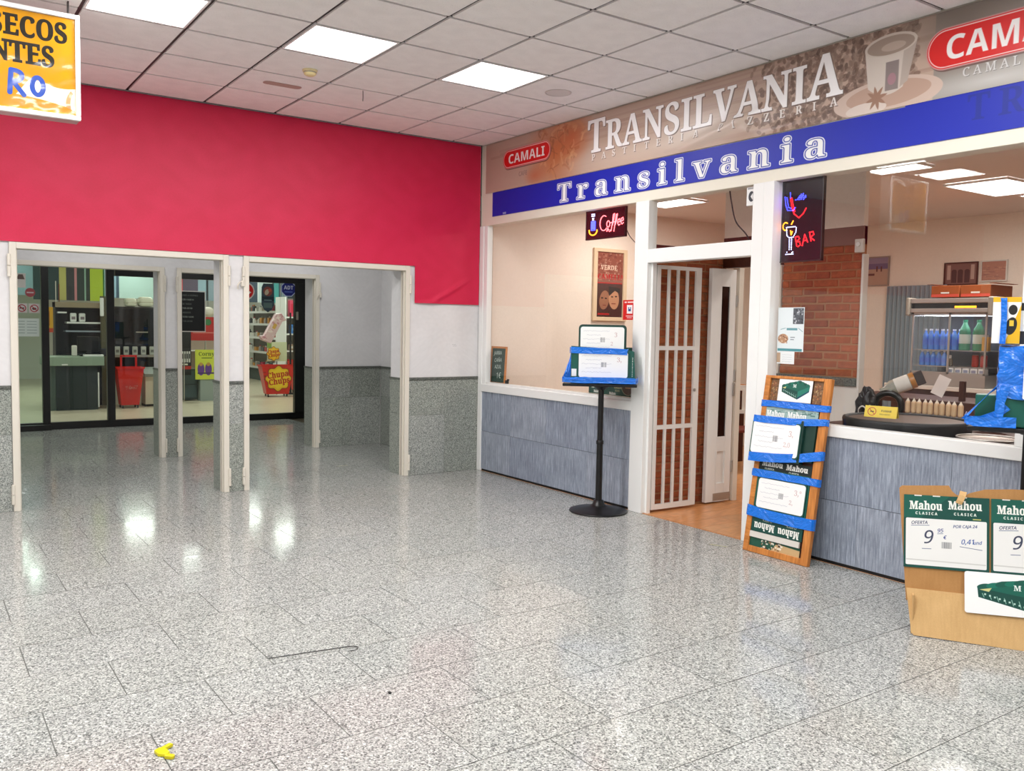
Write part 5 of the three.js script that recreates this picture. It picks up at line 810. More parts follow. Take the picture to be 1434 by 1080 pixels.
{ // things on the table right behind the wide window
  const tb = thing('cafe_table', 'dark table standing right behind the wide cafe window', 'table', [0.62, 0, 4.75]); obj('table_top', srb(-0.5, 0.5, 0.83, 0.865, -0.88, 0.95, 0.006), M.darkWood, tb); for (const [x, z] of [[-0.44, -0.68], [0.36, -0.68], [-0.44, 0.88], [0.36, 0.88]]) obj('leg', rb(0.05, 0.83, 0.05, 0.004, x, 0.415, z), M.darkWood, tb);
  const tr = thing('round_tray', 'big black round tray with a high rim behind the wide window', 'tray', [0.46, 0.867, 4.5]); obj('tray_body', lathe([[0, 0], [0.36, 0], [0.385, 0.01], [0.392, 0.068], [0.388, 0.084], [0.372, 0.088], [0.36, 0.08], [0.355, 0.06], [0, 0.055]], 56), col(0x0b0c0f, 0.55), tr); obj('tray_liner', cyl(0.354, 0.354, 0.018, 0, 0.066, 0, 48), col(0x553c2c, 0.5), tr);
  const yc = thing('yellow_card', 'yellow folded no smoking card on the black round tray', 'sign', [0.2, 0.958, 4.49], -PI / 2 + 0.25); const f = obj('front_face', card(0.2, 0.075, 0.002).rotateX(-0.3).translate(0, 0.045, 0.02), flat(tex(256, 96, (g, w, h) => { g.fillStyle = '#ddc23e'; g.fillRect(0, 0, w, h); g.strokeStyle = '#b04030'; g.lineWidth = 6; g.beginPath(); g.arc(58, 48, 32, 0, 7); g.moveTo(36, 26); g.lineTo(80, 70); g.stroke(); g.fillStyle = '#3a3420'; g.fillRect(44, 44, 30, 8); g.font = 'bold 24px sans-serif'; g.fillText('FUMAR', 130, 48); g.font = '16px sans-serif'; g.fillText('PROHIBIDO', 120, 74); })), yc); obj('back_face', bx(0.2, 0.075, 0.002).rotateX(0.3).translate(0, 0.045, -0.006), col(0xd8c040), yc);
  const bo = thing('liqueur_bottle', 'square clear bottle with amber liquid lying tilted on the clutter', 'bottle', [1.0, 1.03, 4.0]); bo.rotation.set(0, -1.02, 0); const tilt = (m) => { m.rotation.z = 0.42; return m; };
  tilt(obj('bottle_body', [lathe([[0, 0], [0.05, 0], [0.056, 0.01], [0.056, 0.17], [0.03, 0.21], [0.024, 0.25], [0.0, 0.25]], 24).rotateZ(PI / 2).translate(0.24, 0.05, 0)], PHY({ color: 0xdfe2d6, roughness: 0.05, transmission: 0.6, thickness: 0.05, ior: 1.45, attenuationColor: new THREE.Color(0xe8d8a0), attenuationDistance: 0.3 }), bo));
  tilt(obj('bottle_label', lathe([[0.0572, 0.04], [0.0575, 0.05], [0.0575, 0.13], [0.0572, 0.14]], 24).rotateZ(PI / 2).translate(0.24, 0.05, 0), M.offWhite, bo)); tilt(obj('stopper', rb(0.06, 0.1, 0.1, 0.006, 0.27, 0.05, 0), col(0x2c1c16, 0.4), bo));
  tilt(obj('amber_band', lathe([[0.0576, 0.0], [0.058, 0.005], [0.058, 0.03], [0.0576, 0.035]], 24).rotateZ(PI / 2).translate(0.24, 0.05, 0), col(0xb0742c, 0.3), bo));
  tag(place(obj('black_ring', new THREE.TorusGeometry(0.09, 0.024, 12, 32), col(0x15110f, 0.3)), 0.95, 0.982, 4.06, 0, -1.2, 0), 'thick black ring standing under the lying bottle', 'ring');
  const bag = thing('black_bag', 'crumpled black bag with pale handles at the corner of the brick pillar', 'bag', [0.8, 0.867, 3.985]); bag.scale.set(0.62, 0.75, 0.5); { const g = new THREE.SphereGeometry(0.13, 28, 20), p = g.attributes.position; for (let i = 0; i < p.count; i++) { const x = p.getX(i), y = p.getY(i), z = p.getZ(i), k = 1 + 0.55 * nz(x * 16, y * 16, z * 16); p.setXYZ(i, x * k * 0.8, Math.max(0, y * k * 1.3 + 0.15), z * k); } g.computeVertexNormals(); obj('bag_body', g, col(0x17151a, 0.35), bag); } obj('handle', tube([[-0.1, 0.02, -0.02], [-0.15, 0.12, 0.0], [-0.14, 0.15, 0.06], [-0.11, 0.1, 0.12]], 0.008, 20, 6), M.offWhite, bag); obj('handle', tube([[-0.06, 0.1, 0.1], [-0.1, 0.16, 0.13], [-0.07, 0.12, 0.17]], 0.008, 16, 6), M.offWhite, bag);
  // packed rolls in a row
  const pk = thing('roll_tray', 'brown tray holding a row of wrapped bread sticks', 'tray', [0.98, 0.867, 4.42]); obj('tray_base', [sp(-0.07, 0.07, 0.035, 0.07, -0.24, 0.24), sp(-0.07, 0.07, 0, 0.035, -0.22, 0.22)], M.darkWood, pk);
  const s0 = thing('bread_stick', 'pale wrapped bread stick standing in the brown tray behind the window', 'bread', [0.94, 0.938, 4.22], 0, 'wrapped bread sticks in the brown tray'); obj('loaf', new THREE.CapsuleGeometry(0.018, 0.06, 4, 12).translate(0, 0.048, 0), col(0xd8b68c, 0.5), s0); obj('wrapper_end', new THREE.ConeGeometry(0.016, 0.03, 10).translate(0, 0.1, 0), col(0xe0d4c2, 0.3), s0); for (let i = 1; i < 10; i++) copy(s0, null, [0.94 + 0.006 * (i % 2), 0.938, 4.22 + i * 0.042], i * 0.7);
  const film = new THREE.SphereGeometry(0.1, 24, 16); { const p = film.attributes.position; for (let i = 0; i < p.count; i++) { const k = 1 + 0.6 * nz(p.getX(i) * 18, p.getY(i) * 18, p.getZ(i) * 18 + 4); p.setXYZ(i, p.getX(i) * k * 0.5, Math.max(-0.05, p.getY(i) * k * 0.8), p.getZ(i) * k); } film.computeVertexNormals(); } tag(place(obj('plastic_bag', film, PHY({ color: 0xb9a08a, roughness: 0.15, clearcoat: 1 })), 0.96, 0.925, 4.79), 'crumpled shiny plastic bag at the end of the bread sticks', 'bag');
  const sl = thing('steel_lid', 'shallow shiny dish lying near the window corner', 'dish', [0.3, 0.867, 5.12]); obj('dish_body', lathe([[0, 0.02], [0.08, 0.018], [0.16, 0.03], [0.175, 0.034], [0.16, 0.024], [0.08, 0.006], [0, 0.004]], 40), STD({ color: 0x9a8c80, roughness: 0.25, metalness: 0.5 }), sl); obj('dish_rim', new THREE.TorusGeometry(0.172, 0.005, 8, 40).rotateX(PI / 2).translate(0, 0.034, 0), M.silver, sl);
  const bt = thing('side_table', 'brown wooden table with a post in front of the fridge counter', 'table', [2.15, 0, 3.85]); obj('table_top', srb(-0.3, 0.3, 0.94, 0.975, -0.85, 0.6, 0.005), M.darkWood, bt); for (const [x, z] of [[-0.26, -0.8], [0.26, -0.8], [-0.26, 0.55], [0.26, 0.55]]) obj('leg', rb(0.05, 0.94, 0.05, 0.004, x, 0.47, z), M.darkWood, bt); obj('post', rb(0.04, 0.16, 0.04, 0.004, -0.15, 1.055, 0.19), M.darkWood, bt);
  const wp = obj('paper_sheet', new THREE.PlaneGeometry(0.16, 0.1, 8, 4), col(0xf0ece8, 0.7)); { const p = wp.geometry.attributes.position; for (let i = 0; i < p.count; i++) p.setZ(i, 0.02 * Math.sin(p.getX(i) * 14)); wp.geometry.computeVertexNormals(); } tag(place(wp, 1.93, 1.09, 3.9, -0.9, -1.2, 0.3), 'white crumpled paper on the brown table by its post', 'paper');
}
{ // seen through the inner doorway
  const c = thing('white_chair', 'white wooden chair glimpsed through the cafe doorway', 'chair', [2.45, 0, 1.42], -0.5); const wm = M.offWhite;
  obj('seat', rb(0.4, 0.035, 0.4, 0.01, 0, 0.45, 0), col(0x6a2a1c, 0.5), c); for (const [x, z] of [[-0.17, 0.17], [0.17, 0.17]]) obj('leg', cyl(0.018, 0.014, 0.44, x, 0.22, z, 10), wm, c); for (const x of [-0.17, 0.17]) obj('leg', tube([[x, 0, -0.2], [x, 0.44, -0.17], [x, 0.92, -0.24]], 0.018, 12, 8), wm, c); obj('backrest', [bx(0.34, 0.06, 0.02, 0, 0.88, -0.23), bx(0.34, 0.04, 0.02, 0, 0.62, -0.2), ...[-0.1, 0, 0.1].map((x) => bx(0.03, 0.24, 0.014, x, 0.75, -0.215))], wm, c);
  const cb = thing('wooden_cabinet', 'small brown cabinet under the flowers, seen through the cafe doorway', 'cabinet', [2.72, 0, 0.75]); obj('body', sp(-0.3, 0.3, 0, 0.86, -0.22, 0.22), M.darkWood, cb); obj('top', srb(-0.33, 0.33, 0.86, 0.89, -0.24, 0.24, 0.005), M.oak, cb); obj('door', srb(-0.27, 0.27, 0.06, 0.82, 0.22, 0.238, 0.004), M.darkWood, cb);
  const fl = thing('flower_pot', 'pale pot with pink and white flowers on the brown cabinet', 'flower pot', [2.6, 0.892, 0.82]); obj('pot', lathe([[0, 0], [0.06, 0], [0.085, 0.12], [0.09, 0.14], [0.078, 0.14], [0, 0.12]], 24), M.offWhite, fl); obj('blossoms', Array.from({ length: 26 }, () => new THREE.IcosahedronGeometry(rr(0.022, 0.04), 1).translate(rr(-0.1, 0.1), rr(0.16, 0.28), rr(-0.1, 0.1))), col(0xe0a08c, 0.7), fl).userData.kind = 'stuff'; obj('leaves', Array.from({ length: 20 }, () => new THREE.SphereGeometry(0.04, 8, 6).scale(1, 0.3, 0.6).rotateY(rr(0, 6)).translate(rr(-0.1, 0.1), rr(0.24, 0.34), rr(-0.1, 0.1))), col(0x23352a, 0.6), fl).userData.kind = 'stuff';
}

// ------------------------------------------------------------------ the shop behind the glass front
const GZ = -5.57;
{
  const w = struct('window_3'); const K = M.black;
  obj('bottom_rail', srb(-5.2, 0.3, 0, 0.095, GZ - 0.05, GZ + 0.03, 0.004, 1), K, w); obj('bottom_rail', srb(-5.2, -3.33, 0, 0.075, GZ + 0.035, GZ + 0.12, 0.004, 1), K, w);
  obj('top_rail', srb(-2.5, 0.3, 2.115, 2.3, GZ - 0.05, GZ + 0.04, 0.004, 1), K, w); obj('top_rail', srb(-5.2, -2.5, 2.23, 2.36, GZ - 0.05, GZ + 0.06, 0.004, 1), K, w);
  for (const [a, b] of [[-3.42, -3.33], [-2.615, -2.515], [-1.85, -1.77], [-0.96, -0.88], [0.1, 0.3]]) obj('mullion', srb(a, b, 0.09, b < -2.4 ? 2.24 : 2.12, GZ - 0.045, GZ + 0.045, 0.004, 1), K, w);
  for (const [a, b, y, m] of [[-5.2, -3.41, 2.24, M.glassGreen], [-3.34, -2.61, 2.24, M.glassDim], [-2.52, -1.84, 2.12, M.glassDim], [-1.78, -0.95, 2.12, M.glassDim], [-0.89, 0.11, 2.12, M.glassDim]]) obj('pane', new THREE.PlaneGeometry(b - a, y - 0.085).translate((a + b) / 2, (y + 0.085) / 2, GZ), m, w);
  obj('door_handle', srb(0.115, 0.15, 1.55, 1.68, GZ + 0.045, GZ + 0.06, 0.005), M.steelDark, w);
  struct('wall_front', wuv(sp(-5.2, 0.44, 2.3, 2.8, GZ - 0.05, GZ + 0.07)), M.plaster);
  struct('floor', wuv(sp(-5.2, 3.2, -0.12, 0, -17.1, -5.601)), M.storeFloor);
  struct('ceiling', sp(-5.3, 3.3, 3.0, 3.1, -17.2, -5.5), M.shopCeil);
  const wl = col(0xd9dad2, 0.7); struct('wall_left', sp(-5.3, -5.1, 0, 3, -17.1, -5.5), wl); struct('wall_right', sp(3.0, 3.2, 0, 3, -17.1, -5.5), wl); struct('wall_rear', sp(-5.2, 3.2, 0, 3, -17.2, -17.0), wl); struct('wall_front', [sp(0.3, 3.2, 0, 3, -5.65, -5.502), sp(-5.3, 0.3, 2.8, 3.0, -5.65, -5.5)], wl);
}
for (const [x, z] of [[-3.3, -7.2], [-0.8, -7.2], [1.6, -7.2], [-3.3, -9.6], [-0.6, -9.6], [1.6, -9.9], [-3.3, -12.2], [-0.84, -12.2], [1.5, -12.2], [1.3, -15.2]])
  panelLamp(x, 2.975, z, 0.58, 0.58, 'bright square ceiling panel of the shop behind the black glass front', 'ceiling lights of the shop behind the glass', STORE_COLOR, STORE_LIGHT);
const onGlass = (name, label, cat, geo, mat, x, y, z = GZ + 0.0045) => tag(place(obj(name, geo, mat), x, y, z), label, cat);
{ // signs on the glass
  const noEntry = (bg) => tex(128, 128, (g, w, h) => { g.fillStyle = '#e8e4e0'; g.fillRect(0, 0, w, h); g.fillStyle = bg; g.beginPath(); g.arc(64, 64, 60, 0, 7); g.fill(); });
  onGlass('round_sign', 'round red sign with a white hand shape on the shop glass', 'sign', shapeCard(new THREE.Shape().absarc(0, 0, 0.135, 0, 2 * PI), 0.27, 0.27, 0.002), flat(tex(128, 128, (g) => { g.fillStyle = '#d8cfc9'; g.fillRect(0, 0, 128, 128); g.fillStyle = '#d2140f'; g.beginPath(); g.arc(64, 64, 54, 0, 7); g.fill(); g.fillStyle = '#f2ece8'; g.beginPath(); g.moveTo(30, 62); g.lineTo(78, 56); g.lineTo(104, 74); g.lineTo(92, 80); g.lineTo(84, 96); g.lineTo(74, 82); g.lineTo(62, 98); g.lineTo(54, 80); g.lineTo(28, 78); g.fill(); }), 0.5), -0.66, 1.975);
  const oct = new THREE.Shape(); for (let i = 0; i < 8; i++) { const a = PI / 8 + i * PI / 4, r = 0.128; i ? oct.lineTo(r * Math.cos(a), r * Math.sin(a)) : oct.moveTo(r * Math.cos(a), r * Math.sin(a)); }
  onGlass('alarm_sign', 'blue octagonal alarm sign at the edge of the shop glass', 'sign', shapeCard(oct, 0.24, 0.24, 0.002), flat(tex(128, 128, (g) => { g.fillStyle = '#c4cbe8'; g.fillRect(0, 0, 128, 128); g.fillStyle = '#16217e'; g.beginPath(); for (let i = 0; i < 8; i++) { const a = PI / 8 + i * PI / 4; g.lineTo(64 + 61 * Math.cos(a), 64 + 61 * Math.sin(a)); } g.fill(); g.fillStyle = '#dfe4f4'; g.font = 'bold 42px sans-serif'; g.fillText('ADT', 24, 68); g.fillStyle = '#5c74c8'; g.fillRect(30, 84, 68, 9); }), 0.4), 0.0, 2.03, GZ + 0.03);
  const can = new THREE.Shape(); [[-0.07, 0.2], [0.07, 0.2], [0.098, 0.14], [0.1, -0.12], [0.06, -0.2], [0, -0.24], [-0.06, -0.2], [-0.1, -0.12], [-0.098, 0.14]].forEach(([x, y], i) => (i ? can.lineTo(x, y) : can.moveTo(x, y)));
  onGlass('can_poster', 'dark grey can shaped poster with a round emblem on the shop glass', 'poster', shapeCard(can, 0.2, 0.44, 0.002), flat(tex(128, 280, (g, w, h) => { g.fillStyle = '#3d4c56'; g.fillRect(0, 0, w, h); g.fillStyle = '#22303a'; g.fillRect(0, 0, w, 22); g.fillRect(0, 140, w, 40); g.fillStyle = '#8c4a40'; g.beginPath(); g.arc(64, 88, 46, 0, 7); g.fill(); g.fillStyle = '#c8b89c'; g.beginPath(); g.ellipse(54, 96, 20, 30, 0.4, 0, 7); g.fill(); g.fillStyle = '#c45a44'; g.beginPath(); g.arc(84, 76, 17, 0, 7); g.fill(); g.fillStyle = '#7f9a98'; g.fillRect(26, 170, 76, 8); g.fillStyle = '#5c7470'; g.fillRect(20, 200, 88, 50); }), 0.4), -0.32, 1.9);
  const hb = thing('opening_hours_board', 'black opening hours board with white handwriting hanging in the shop glass', 'board', [-1.455, 1.645, GZ + 0.012]); obj('board', card(0.36, 0.57, 0.006), flat(tex(256, 400, (g, w, h) => { g.fillStyle = '#0c0f0e'; g.fillRect(0, 0, w, h); g.strokeStyle = g.fillStyle = '#c9d2c4'; g.lineWidth = 2.5; g.font = '22px sans-serif'; ['LUNES A VIERNES', '9:30-14:00 H', 'DE TARDE', '17:00-20:30', 'SABADOS', '10:00-14:00', '17:30-20:00'].forEach((s, i) => { g.globalAlpha = i % 2 ? 0.95 : 0.6; g.fillText(s, 14 + (i % 3) * 6, 44 + i * 44, 220); }); }), 0.6), hb); obj('frame', [bx(0.012, 0.6, 0.012, -0.186, 0, 0), bx(0.012, 0.6, 0.012, 0.186, 0, 0), bx(0.36, 0.012, 0.012, 0, -0.294, 0), bx(0.36, 0.012, 0.012, 0, 0.294, 0)], M.offWhite, hb);
  const ban = (f) => tex(96, 96, (g, w, h) => { g.fillStyle = '#d9cfcd'; g.fillRect(0, 0, w, h); g.strokeStyle = '#a8343a'; g.lineWidth = 9; g.beginPath(); g.arc(48, 48, 34, 0, 7); g.stroke(); g.fillStyle = '#3c3436'; f ? g.fillRect(24, 42, 46, 11) : (g.beginPath(), g.ellipse(48, 52, 20, 12, 0, 0, 7), g.fill()); g.beginPath(); g.moveTo(24, 24); g.lineTo(72, 72); g.stroke(); });
  onGlass('ban_sticker', 'left square ban sticker with red ring low on the greenish glass panel', 'sticker', card(0.125, 0.125, 0.002), flat(ban(true)), -3.645, 1.635); onGlass('ban_sticker', 'right square ban sticker with red ring low on the greenish glass panel', 'sticker', card(0.125, 0.125, 0.002), flat(ban(false)), -3.5, 1.635);
  onGlass('round_sticker', 'round red sticker above the two ban stickers on the greenish glass', 'sticker', shapeCard(new THREE.Shape().absarc(0, 0, 0.06, 0, 2 * PI), 0.12, 0.12, 0.002), flat(tex(64, 64, (g) => { g.fillStyle = '#a84a50'; g.fillRect(0, 0, 64, 64); g.fillStyle = '#d8c8c8'; g.fillRect(10, 28, 44, 9); })), -3.545, 1.845);
  onGlass('paper_sticker', 'small brown and white paper at the top of the greenish glass panel', 'sticker', card(0.12, 0.19, 0.002), flat(tex(64, 96, (g) => { g.fillStyle = '#dcd6d0'; g.fillRect(0, 0, 64, 96); g.fillStyle = '#6a5650'; g.beginPath(); g.moveTo(6, 40); g.lineTo(20, 8); g.lineTo(46, 8); g.lineTo(58, 40); g.fill(); })), -3.655, 2.0);
  onGlass('glass_notice', 'pale printed notice sheet under the ban stickers on the greenish glass', 'poster', card(0.31, 0.24, 0.002), flat(tex(128, 100, (g, w, h) => { g.fillStyle = '#dfe9e2'; g.fillRect(0, 0, w, h); g.fillStyle = '#b4c4bc'; for (let i = 0; i < 5; i++) { g.fillRect(8, 14 + i * 16, 50, 5); g.fillRect(68, 14 + i * 16, 48, 5); } })), -3.6, 1.38);
  const pack = new THREE.Shape(); [[-0.07, -0.22], [0.06, -0.2], [0.06, 0.16], [0.1, 0.2], [0.0, 0.24], [-0.06, 0.2], [-0.06, -0.16], [-0.11, -0.19]].forEach(([x, y], i) => (i ? pack.lineTo(x, y) : pack.moveTo(x, y)));
  const pg = new THREE.ExtrudeGeometry(pack, { depth: 0.05, bevelEnabled: true, bevelSize: 0.012, bevelThickness: 0.02, bevelSegments: 3 }); const pm = thing('sweet_packet', 'big tilted pink and white sweet packet hanging above the red baskets', 'packet', [1.02, 1.39, -9.2]); const pmesh = obj('packet_body', printUV(pg, 0.24, 0.5), flat(tex(128, 256, (g, w, h) => { g.fillStyle = '#dcb8bc'; g.fillRect(0, 0, w, h); for (let i = 0; i < 60; i++) { g.globalAlpha = 0.6; g.fillStyle = pick(['#b8687c', '#e8d0d0', '#c88c98', '#f0e4e0']); g.fillRect(rr(0, w), rr(0, h), rr(6, 30), rr(4, 20)); } g.globalAlpha = 1; g.fillStyle = '#d2a24a'; g.fillRect(50, 90, 26, 40); }), 0.3), pm); pmesh.rotation.z = -0.5; pmesh.scale.setScalar(1.35); obj('string', cyl(0.003, 0.003, 1.34, 0.16, 0.94, 0.02, 6), M.offWhite, pm);
}
{ // till counter, shelves and panels behind it
  const c = thing('till_counter', 'dark checkout counter with a grey green top behind the glass door', 'counter', [-2.62, 0, -8.2]);
  obj('body', [sp(-0.3, 0.32, 0, 0.735, -0.65, -0.02)], col(0x1c2a2c, 0.5), c); obj('side_panel', sp(-0.42, -0.3, 0.0, 0.735, -0.65, -0.06), col(0x55665f, 0.5), c); obj('top', [srb(-0.46, 0.42, 0.735, 0.885, -0.7, 0.02, 0.01)], col(0x93a592, 0.4), c); obj('edge_strip', sp(0.325, 0.345, 0.04, 0.62, -0.06, -0.02), M.white, c); obj('name_plate', sp(-0.22, -0.13, 0.745, 0.765, 0.02, 0.024), M.white, c);
  const mo = thing('till_screen', 'black till screen and keyboard heap on the checkout counter', 'till', [-2.4, 0.887, -8.45]); obj('screen', rb(0.34, 0.26, 0.05, 0.02, 0, 0.2, 0), M.black, mo); obj('stand', [rb(0.08, 0.1, 0.06, 0.01, 0, 0.05, 0), rb(0.26, 0.03, 0.2, 0.01, 0, 0.015, 0)], M.blackMatte, mo); obj('printer', rb(0.16, 0.13, 0.18, 0.02, 0.25, 0.065, 0.02), M.blackMatte, mo); obj('card_reader', rb(0.08, 0.18, 0.08, 0.02, -0.22, 0.09, 0.05), M.offWhite, mo);
  tag(place(obj('paper_stack', rb(0.3, 0.03, 0.12, 0.004), M.white), -2.35, 0.902, -8.28), 'white paper slip on the front edge of the checkout counter', 'paper');
  const k = thing('tobacco_cabinet', 'dark wall cabinet with white shelves behind the checkout', 'cabinet', [-2.4, 0, -9.3]); const ck = col(0x10181f, 0.45);
  obj('back', sp(-0.42, 0.36, 0.9, 1.79, -0.05, 0), ck, k); obj('side', sp(-0.42, -0.4, 0.9, 1.79, 0, 0.3), ck, k); obj('side', sp(0.34, 0.36, 0.9, 1.79, 0, 0.3), ck, k); obj('base', sp(-0.42, 0.36, 0, 0.9, -0.05, 0.3), ck, k); obj('cornice', srb(-0.42, 0.38, 1.7, 1.79, -0.05, 0.32, 0.005), col(0x9a8a70, 0.5), k);
  obj('shelf', sp(-0.24, 0.34, 1.425, 1.455, 0, 0.28), M.white, k); obj('shelf', sp(-0.26, 0.34, 1.28, 1.305, 0, 0.28), col(0x9aa4b0), k); obj('shelf', sp(-0.38, -0.24, 1.6, 1.625, 0, 0.28), M.white, k);
  const b0 = thing('white_packet', 'white rounded packet on the cabinet shelf, next to the shelf end', 'packet', [-2.53, 1.456, -9.1]); obj('packet_body', rb(0.1, 0.15, 0.06, 0.02, 0, 0.075, 0), M.white, b0); obj('packet_print', sp(-0.03, 0.03, 0.04, 0.09, 0.03, 0.032), col(0x8a7a80), b0); copy(b0, 'white rounded packet on the cabinet shelf beside another white packet', [-2.39, 1.456, -9.1]);
  const yd = thing('yellow_display', 'tall yellow orange display pack left of the dark cabinet', 'display', [-2.92, 1.27, -9.06]); obj('front_face', card(0.14, 0.43, 0.08).translate(0, 0.215, 0), flat(tex(64, 192, (g, w, h) => { g.fillStyle = '#d8a21c'; g.fillRect(0, 0, w, h); g.fillStyle = '#b87412'; g.fillRect(28, 30, 14, 110); g.fillStyle = '#c2401c'; g.fillRect(0, 160, w, 32); })), yd); obj('pole', cyl(0.01, 0.01, 1.27, 0, -0.635, 0, 10), M.silver, yd);
  const pp = thing('wall_phone_post', 'olive grey post with a white wall phone beside the cabinet', 'post', [-2.08, 0, -9.0]); obj('post', sp(-0.03, 0.06, 0, 1.91, -0.06, 0.04), col(0x57533a, 0.6), pp); obj('phone', rb(0.06, 0.32, 0.05, 0.015, -0.02, 1.72, 0.06), M.white, pp);
  const wp = struct('wall_panelling'); const PV = (x0, x1, y0, y1, z, c) => obj('panel', sp(x0, x1, y0, y1, z - 0.03, z), col(c, 0.45), wp);
  let x = -3.1; for (const [x1, c] of [[-2.7, 0x2b4448], [-2.59, 0xd6d27c], [-2.46, 0x45454a], [-2.42, 0xe29aa0], [-2.3, 0x3c4a48], [-2.275, 0xa8d0bc], [-2.21, 0x34423e], [-2.0, 0xd2ee44], [-1.97, 0x4c8a50]]) { PV(x, x1, 1.83, 2.95, -9.4, c); x = x1; }
  const bar = thing('rail_rods', 'thin pale rods standing on the cabinet left of the yellow panel', 'rod', [-2.78, 1.79, -9.2]); for (const dx of [0, 0.05]) obj('rod', cyl(0.008, 0.008, 0.36 - dx, dx, 0.18 - dx / 2, 0, 8), dx ? M.rust : M.offWhite, bar);
  const db = thing('black_drinks_cooler', 'big black cooler cabinet to the right of the checkout', 'cooler', [-1.58, 0, -9.3]); obj('body', srb(-0.32, 0.42, 0.62, 1.74, -0.5, 0.28, 0.01), M.black, db); obj('glass_front', sp(-0.29, 0.39, 1.06, 1.7, 0.28, 0.285), PHY({ color: 0x0c1214, roughness: 0.06 }), db); obj('shelf_edge', [sp(0.05, 0.25, 1.28, 1.3, 0.285, 0.292)], M.steelDark, db); obj('base', sp(-0.3, 0.4, 0, 0.62, -0.5, 0.2), col(0xd2ccb8, 0.5), db); obj('side_strip', sp(0.36, 0.4, 1.06, 1.7, 0.286, 0.29), col(0x4a5020), db);
  const lb = thing('round_loaf_tin', 'white rounded tin on the black cooler, beside another tin', 'tin', [-1.6, 1.742, -9.12]); obj('tin_body', rb(0.19, 0.15, 0.2, 0.05, 0, 0.076, 0, 4), col(0xdfe0cc, 0.4), lb); obj('tin_band', rb(0.194, 0.01, 0.204, 0.004, 0, 0.07, 0), col(0xc0b8a0), lb); copy(lb, 'white rounded tin on the black cooler, nearest the door frame', [-1.35, 1.742, -9.12]).scale.set(1.3, 1.2, 1);
  const sb = thing('snack_bag', 'small pale snack bag in the row below the black cooler front', 'snack bag', [-1.86, 0.885, -8.93], 0, 'pale snack bags hanging below the cooler'); obj('bag_body', rb(0.09, 0.15, 0.03, 0.012, 0, 0.075, 0), col(0xb9bab0, 0.4), sb); obj('bag_print', bx(0.05, 0.05, 0.004, 0, 0.07, 0.016), col(0x6c6e68), sb); for (let i = 1; i < 5; i++) copy(sb, null, [-1.86 + i * 0.145, 0.885, -8.93]); const sh = thing('snack_shelf', 'narrow shelf carrying the pale snack bags', 'shelf', [-1.57, 0.86, -8.92]); obj('board', bx(0.74, 0.024, 0.16), M.steelDark, sh); obj('lip', bx(0.74, 0.04, 0.01, 0, 0.01, 0.08), M.steelDark, sh);
  const bs = thing('low_bench', 'low pale display bench with a grey sloping top right of the red basket', 'bench', [-1.34, 0, -8.45]); obj('body', sp(-0.16, 0.3, 0.04, 0.52, -0.35, 0.0), col(0xd8d2bc, 0.5), bs); obj('top', new THREE.BoxGeometry(0.5, 0.05, 0.42).rotateX(0.25).translate(0.07, 0.6, -0.16), col(0x8a918a, 0.5), bs); obj('foot', sp(-0.16, 0.3, 0, 0.04, -0.33, -0.03), M.blackMatte, bs); obj('rod', cyl(0.006, 0.006, 0.4, -0.02, 0.3, 0.012, 6), M.blackMatte, bs);
}
function basket(label, pos, turn, w, d, h, g = 'red shopping baskets in the shop') { // tapered rolling basket with a folding handle
  const t = thing('shopping_basket', label, 'basket', pos, turn); const k = 0.68, th = 0.008, y0 = 0.06;
  const wall = (ax, az, bx2, bz, top) => { const P = [[ax * k, y0, az * k], [bx2 * k, y0, bz * k], [bx2, h, bz], [ax, h, az]]; const gg = new THREE.BufferGeometry(); gg.setAttribute('position', new THREE.Float32BufferAttribute([...P[0], ...P[1], ...P[2], ...P[0], ...P[2], ...P[3]], 3)); gg.computeVertexNormals(); return gg; };
  const shell = (s) => { const a = w / 2 * s, b = d / 2 * s; return [wall(-a, b, a, b), wall(a, b, a, -b), wall(a, -b, -a, -b), wall(-a, -b, -a, b)]; };
  obj('basket_body', [...shell(1), ...shell(0.97), bx(w * k, th, d * k, 0, y0, 0)], M.redPlastic, t);
  obj('rim', [bx(w + 0.03, 0.025, 0.02, 0, h, d / 2), bx(w + 0.03, 0.025, 0.02, 0, h, -d / 2), bx(0.02, 0.025, d, w / 2 + 0.005, h, 0), bx(0.02, 0.025, d, -w / 2 - 0.005, h, 0)], M.redPlastic, t);
  for (const [x, z] of [[-1, 1], [1, 1], [-1, -1], [1, -1]]) obj('wheel', new THREE.CylinderGeometry(0.028, 0.028, 0.02, 14).rotateZ(PI / 2).translate(x * w * k * 0.42, 0.028, z * d * k * 0.42), M.blackMatte, t);
  return t;
}
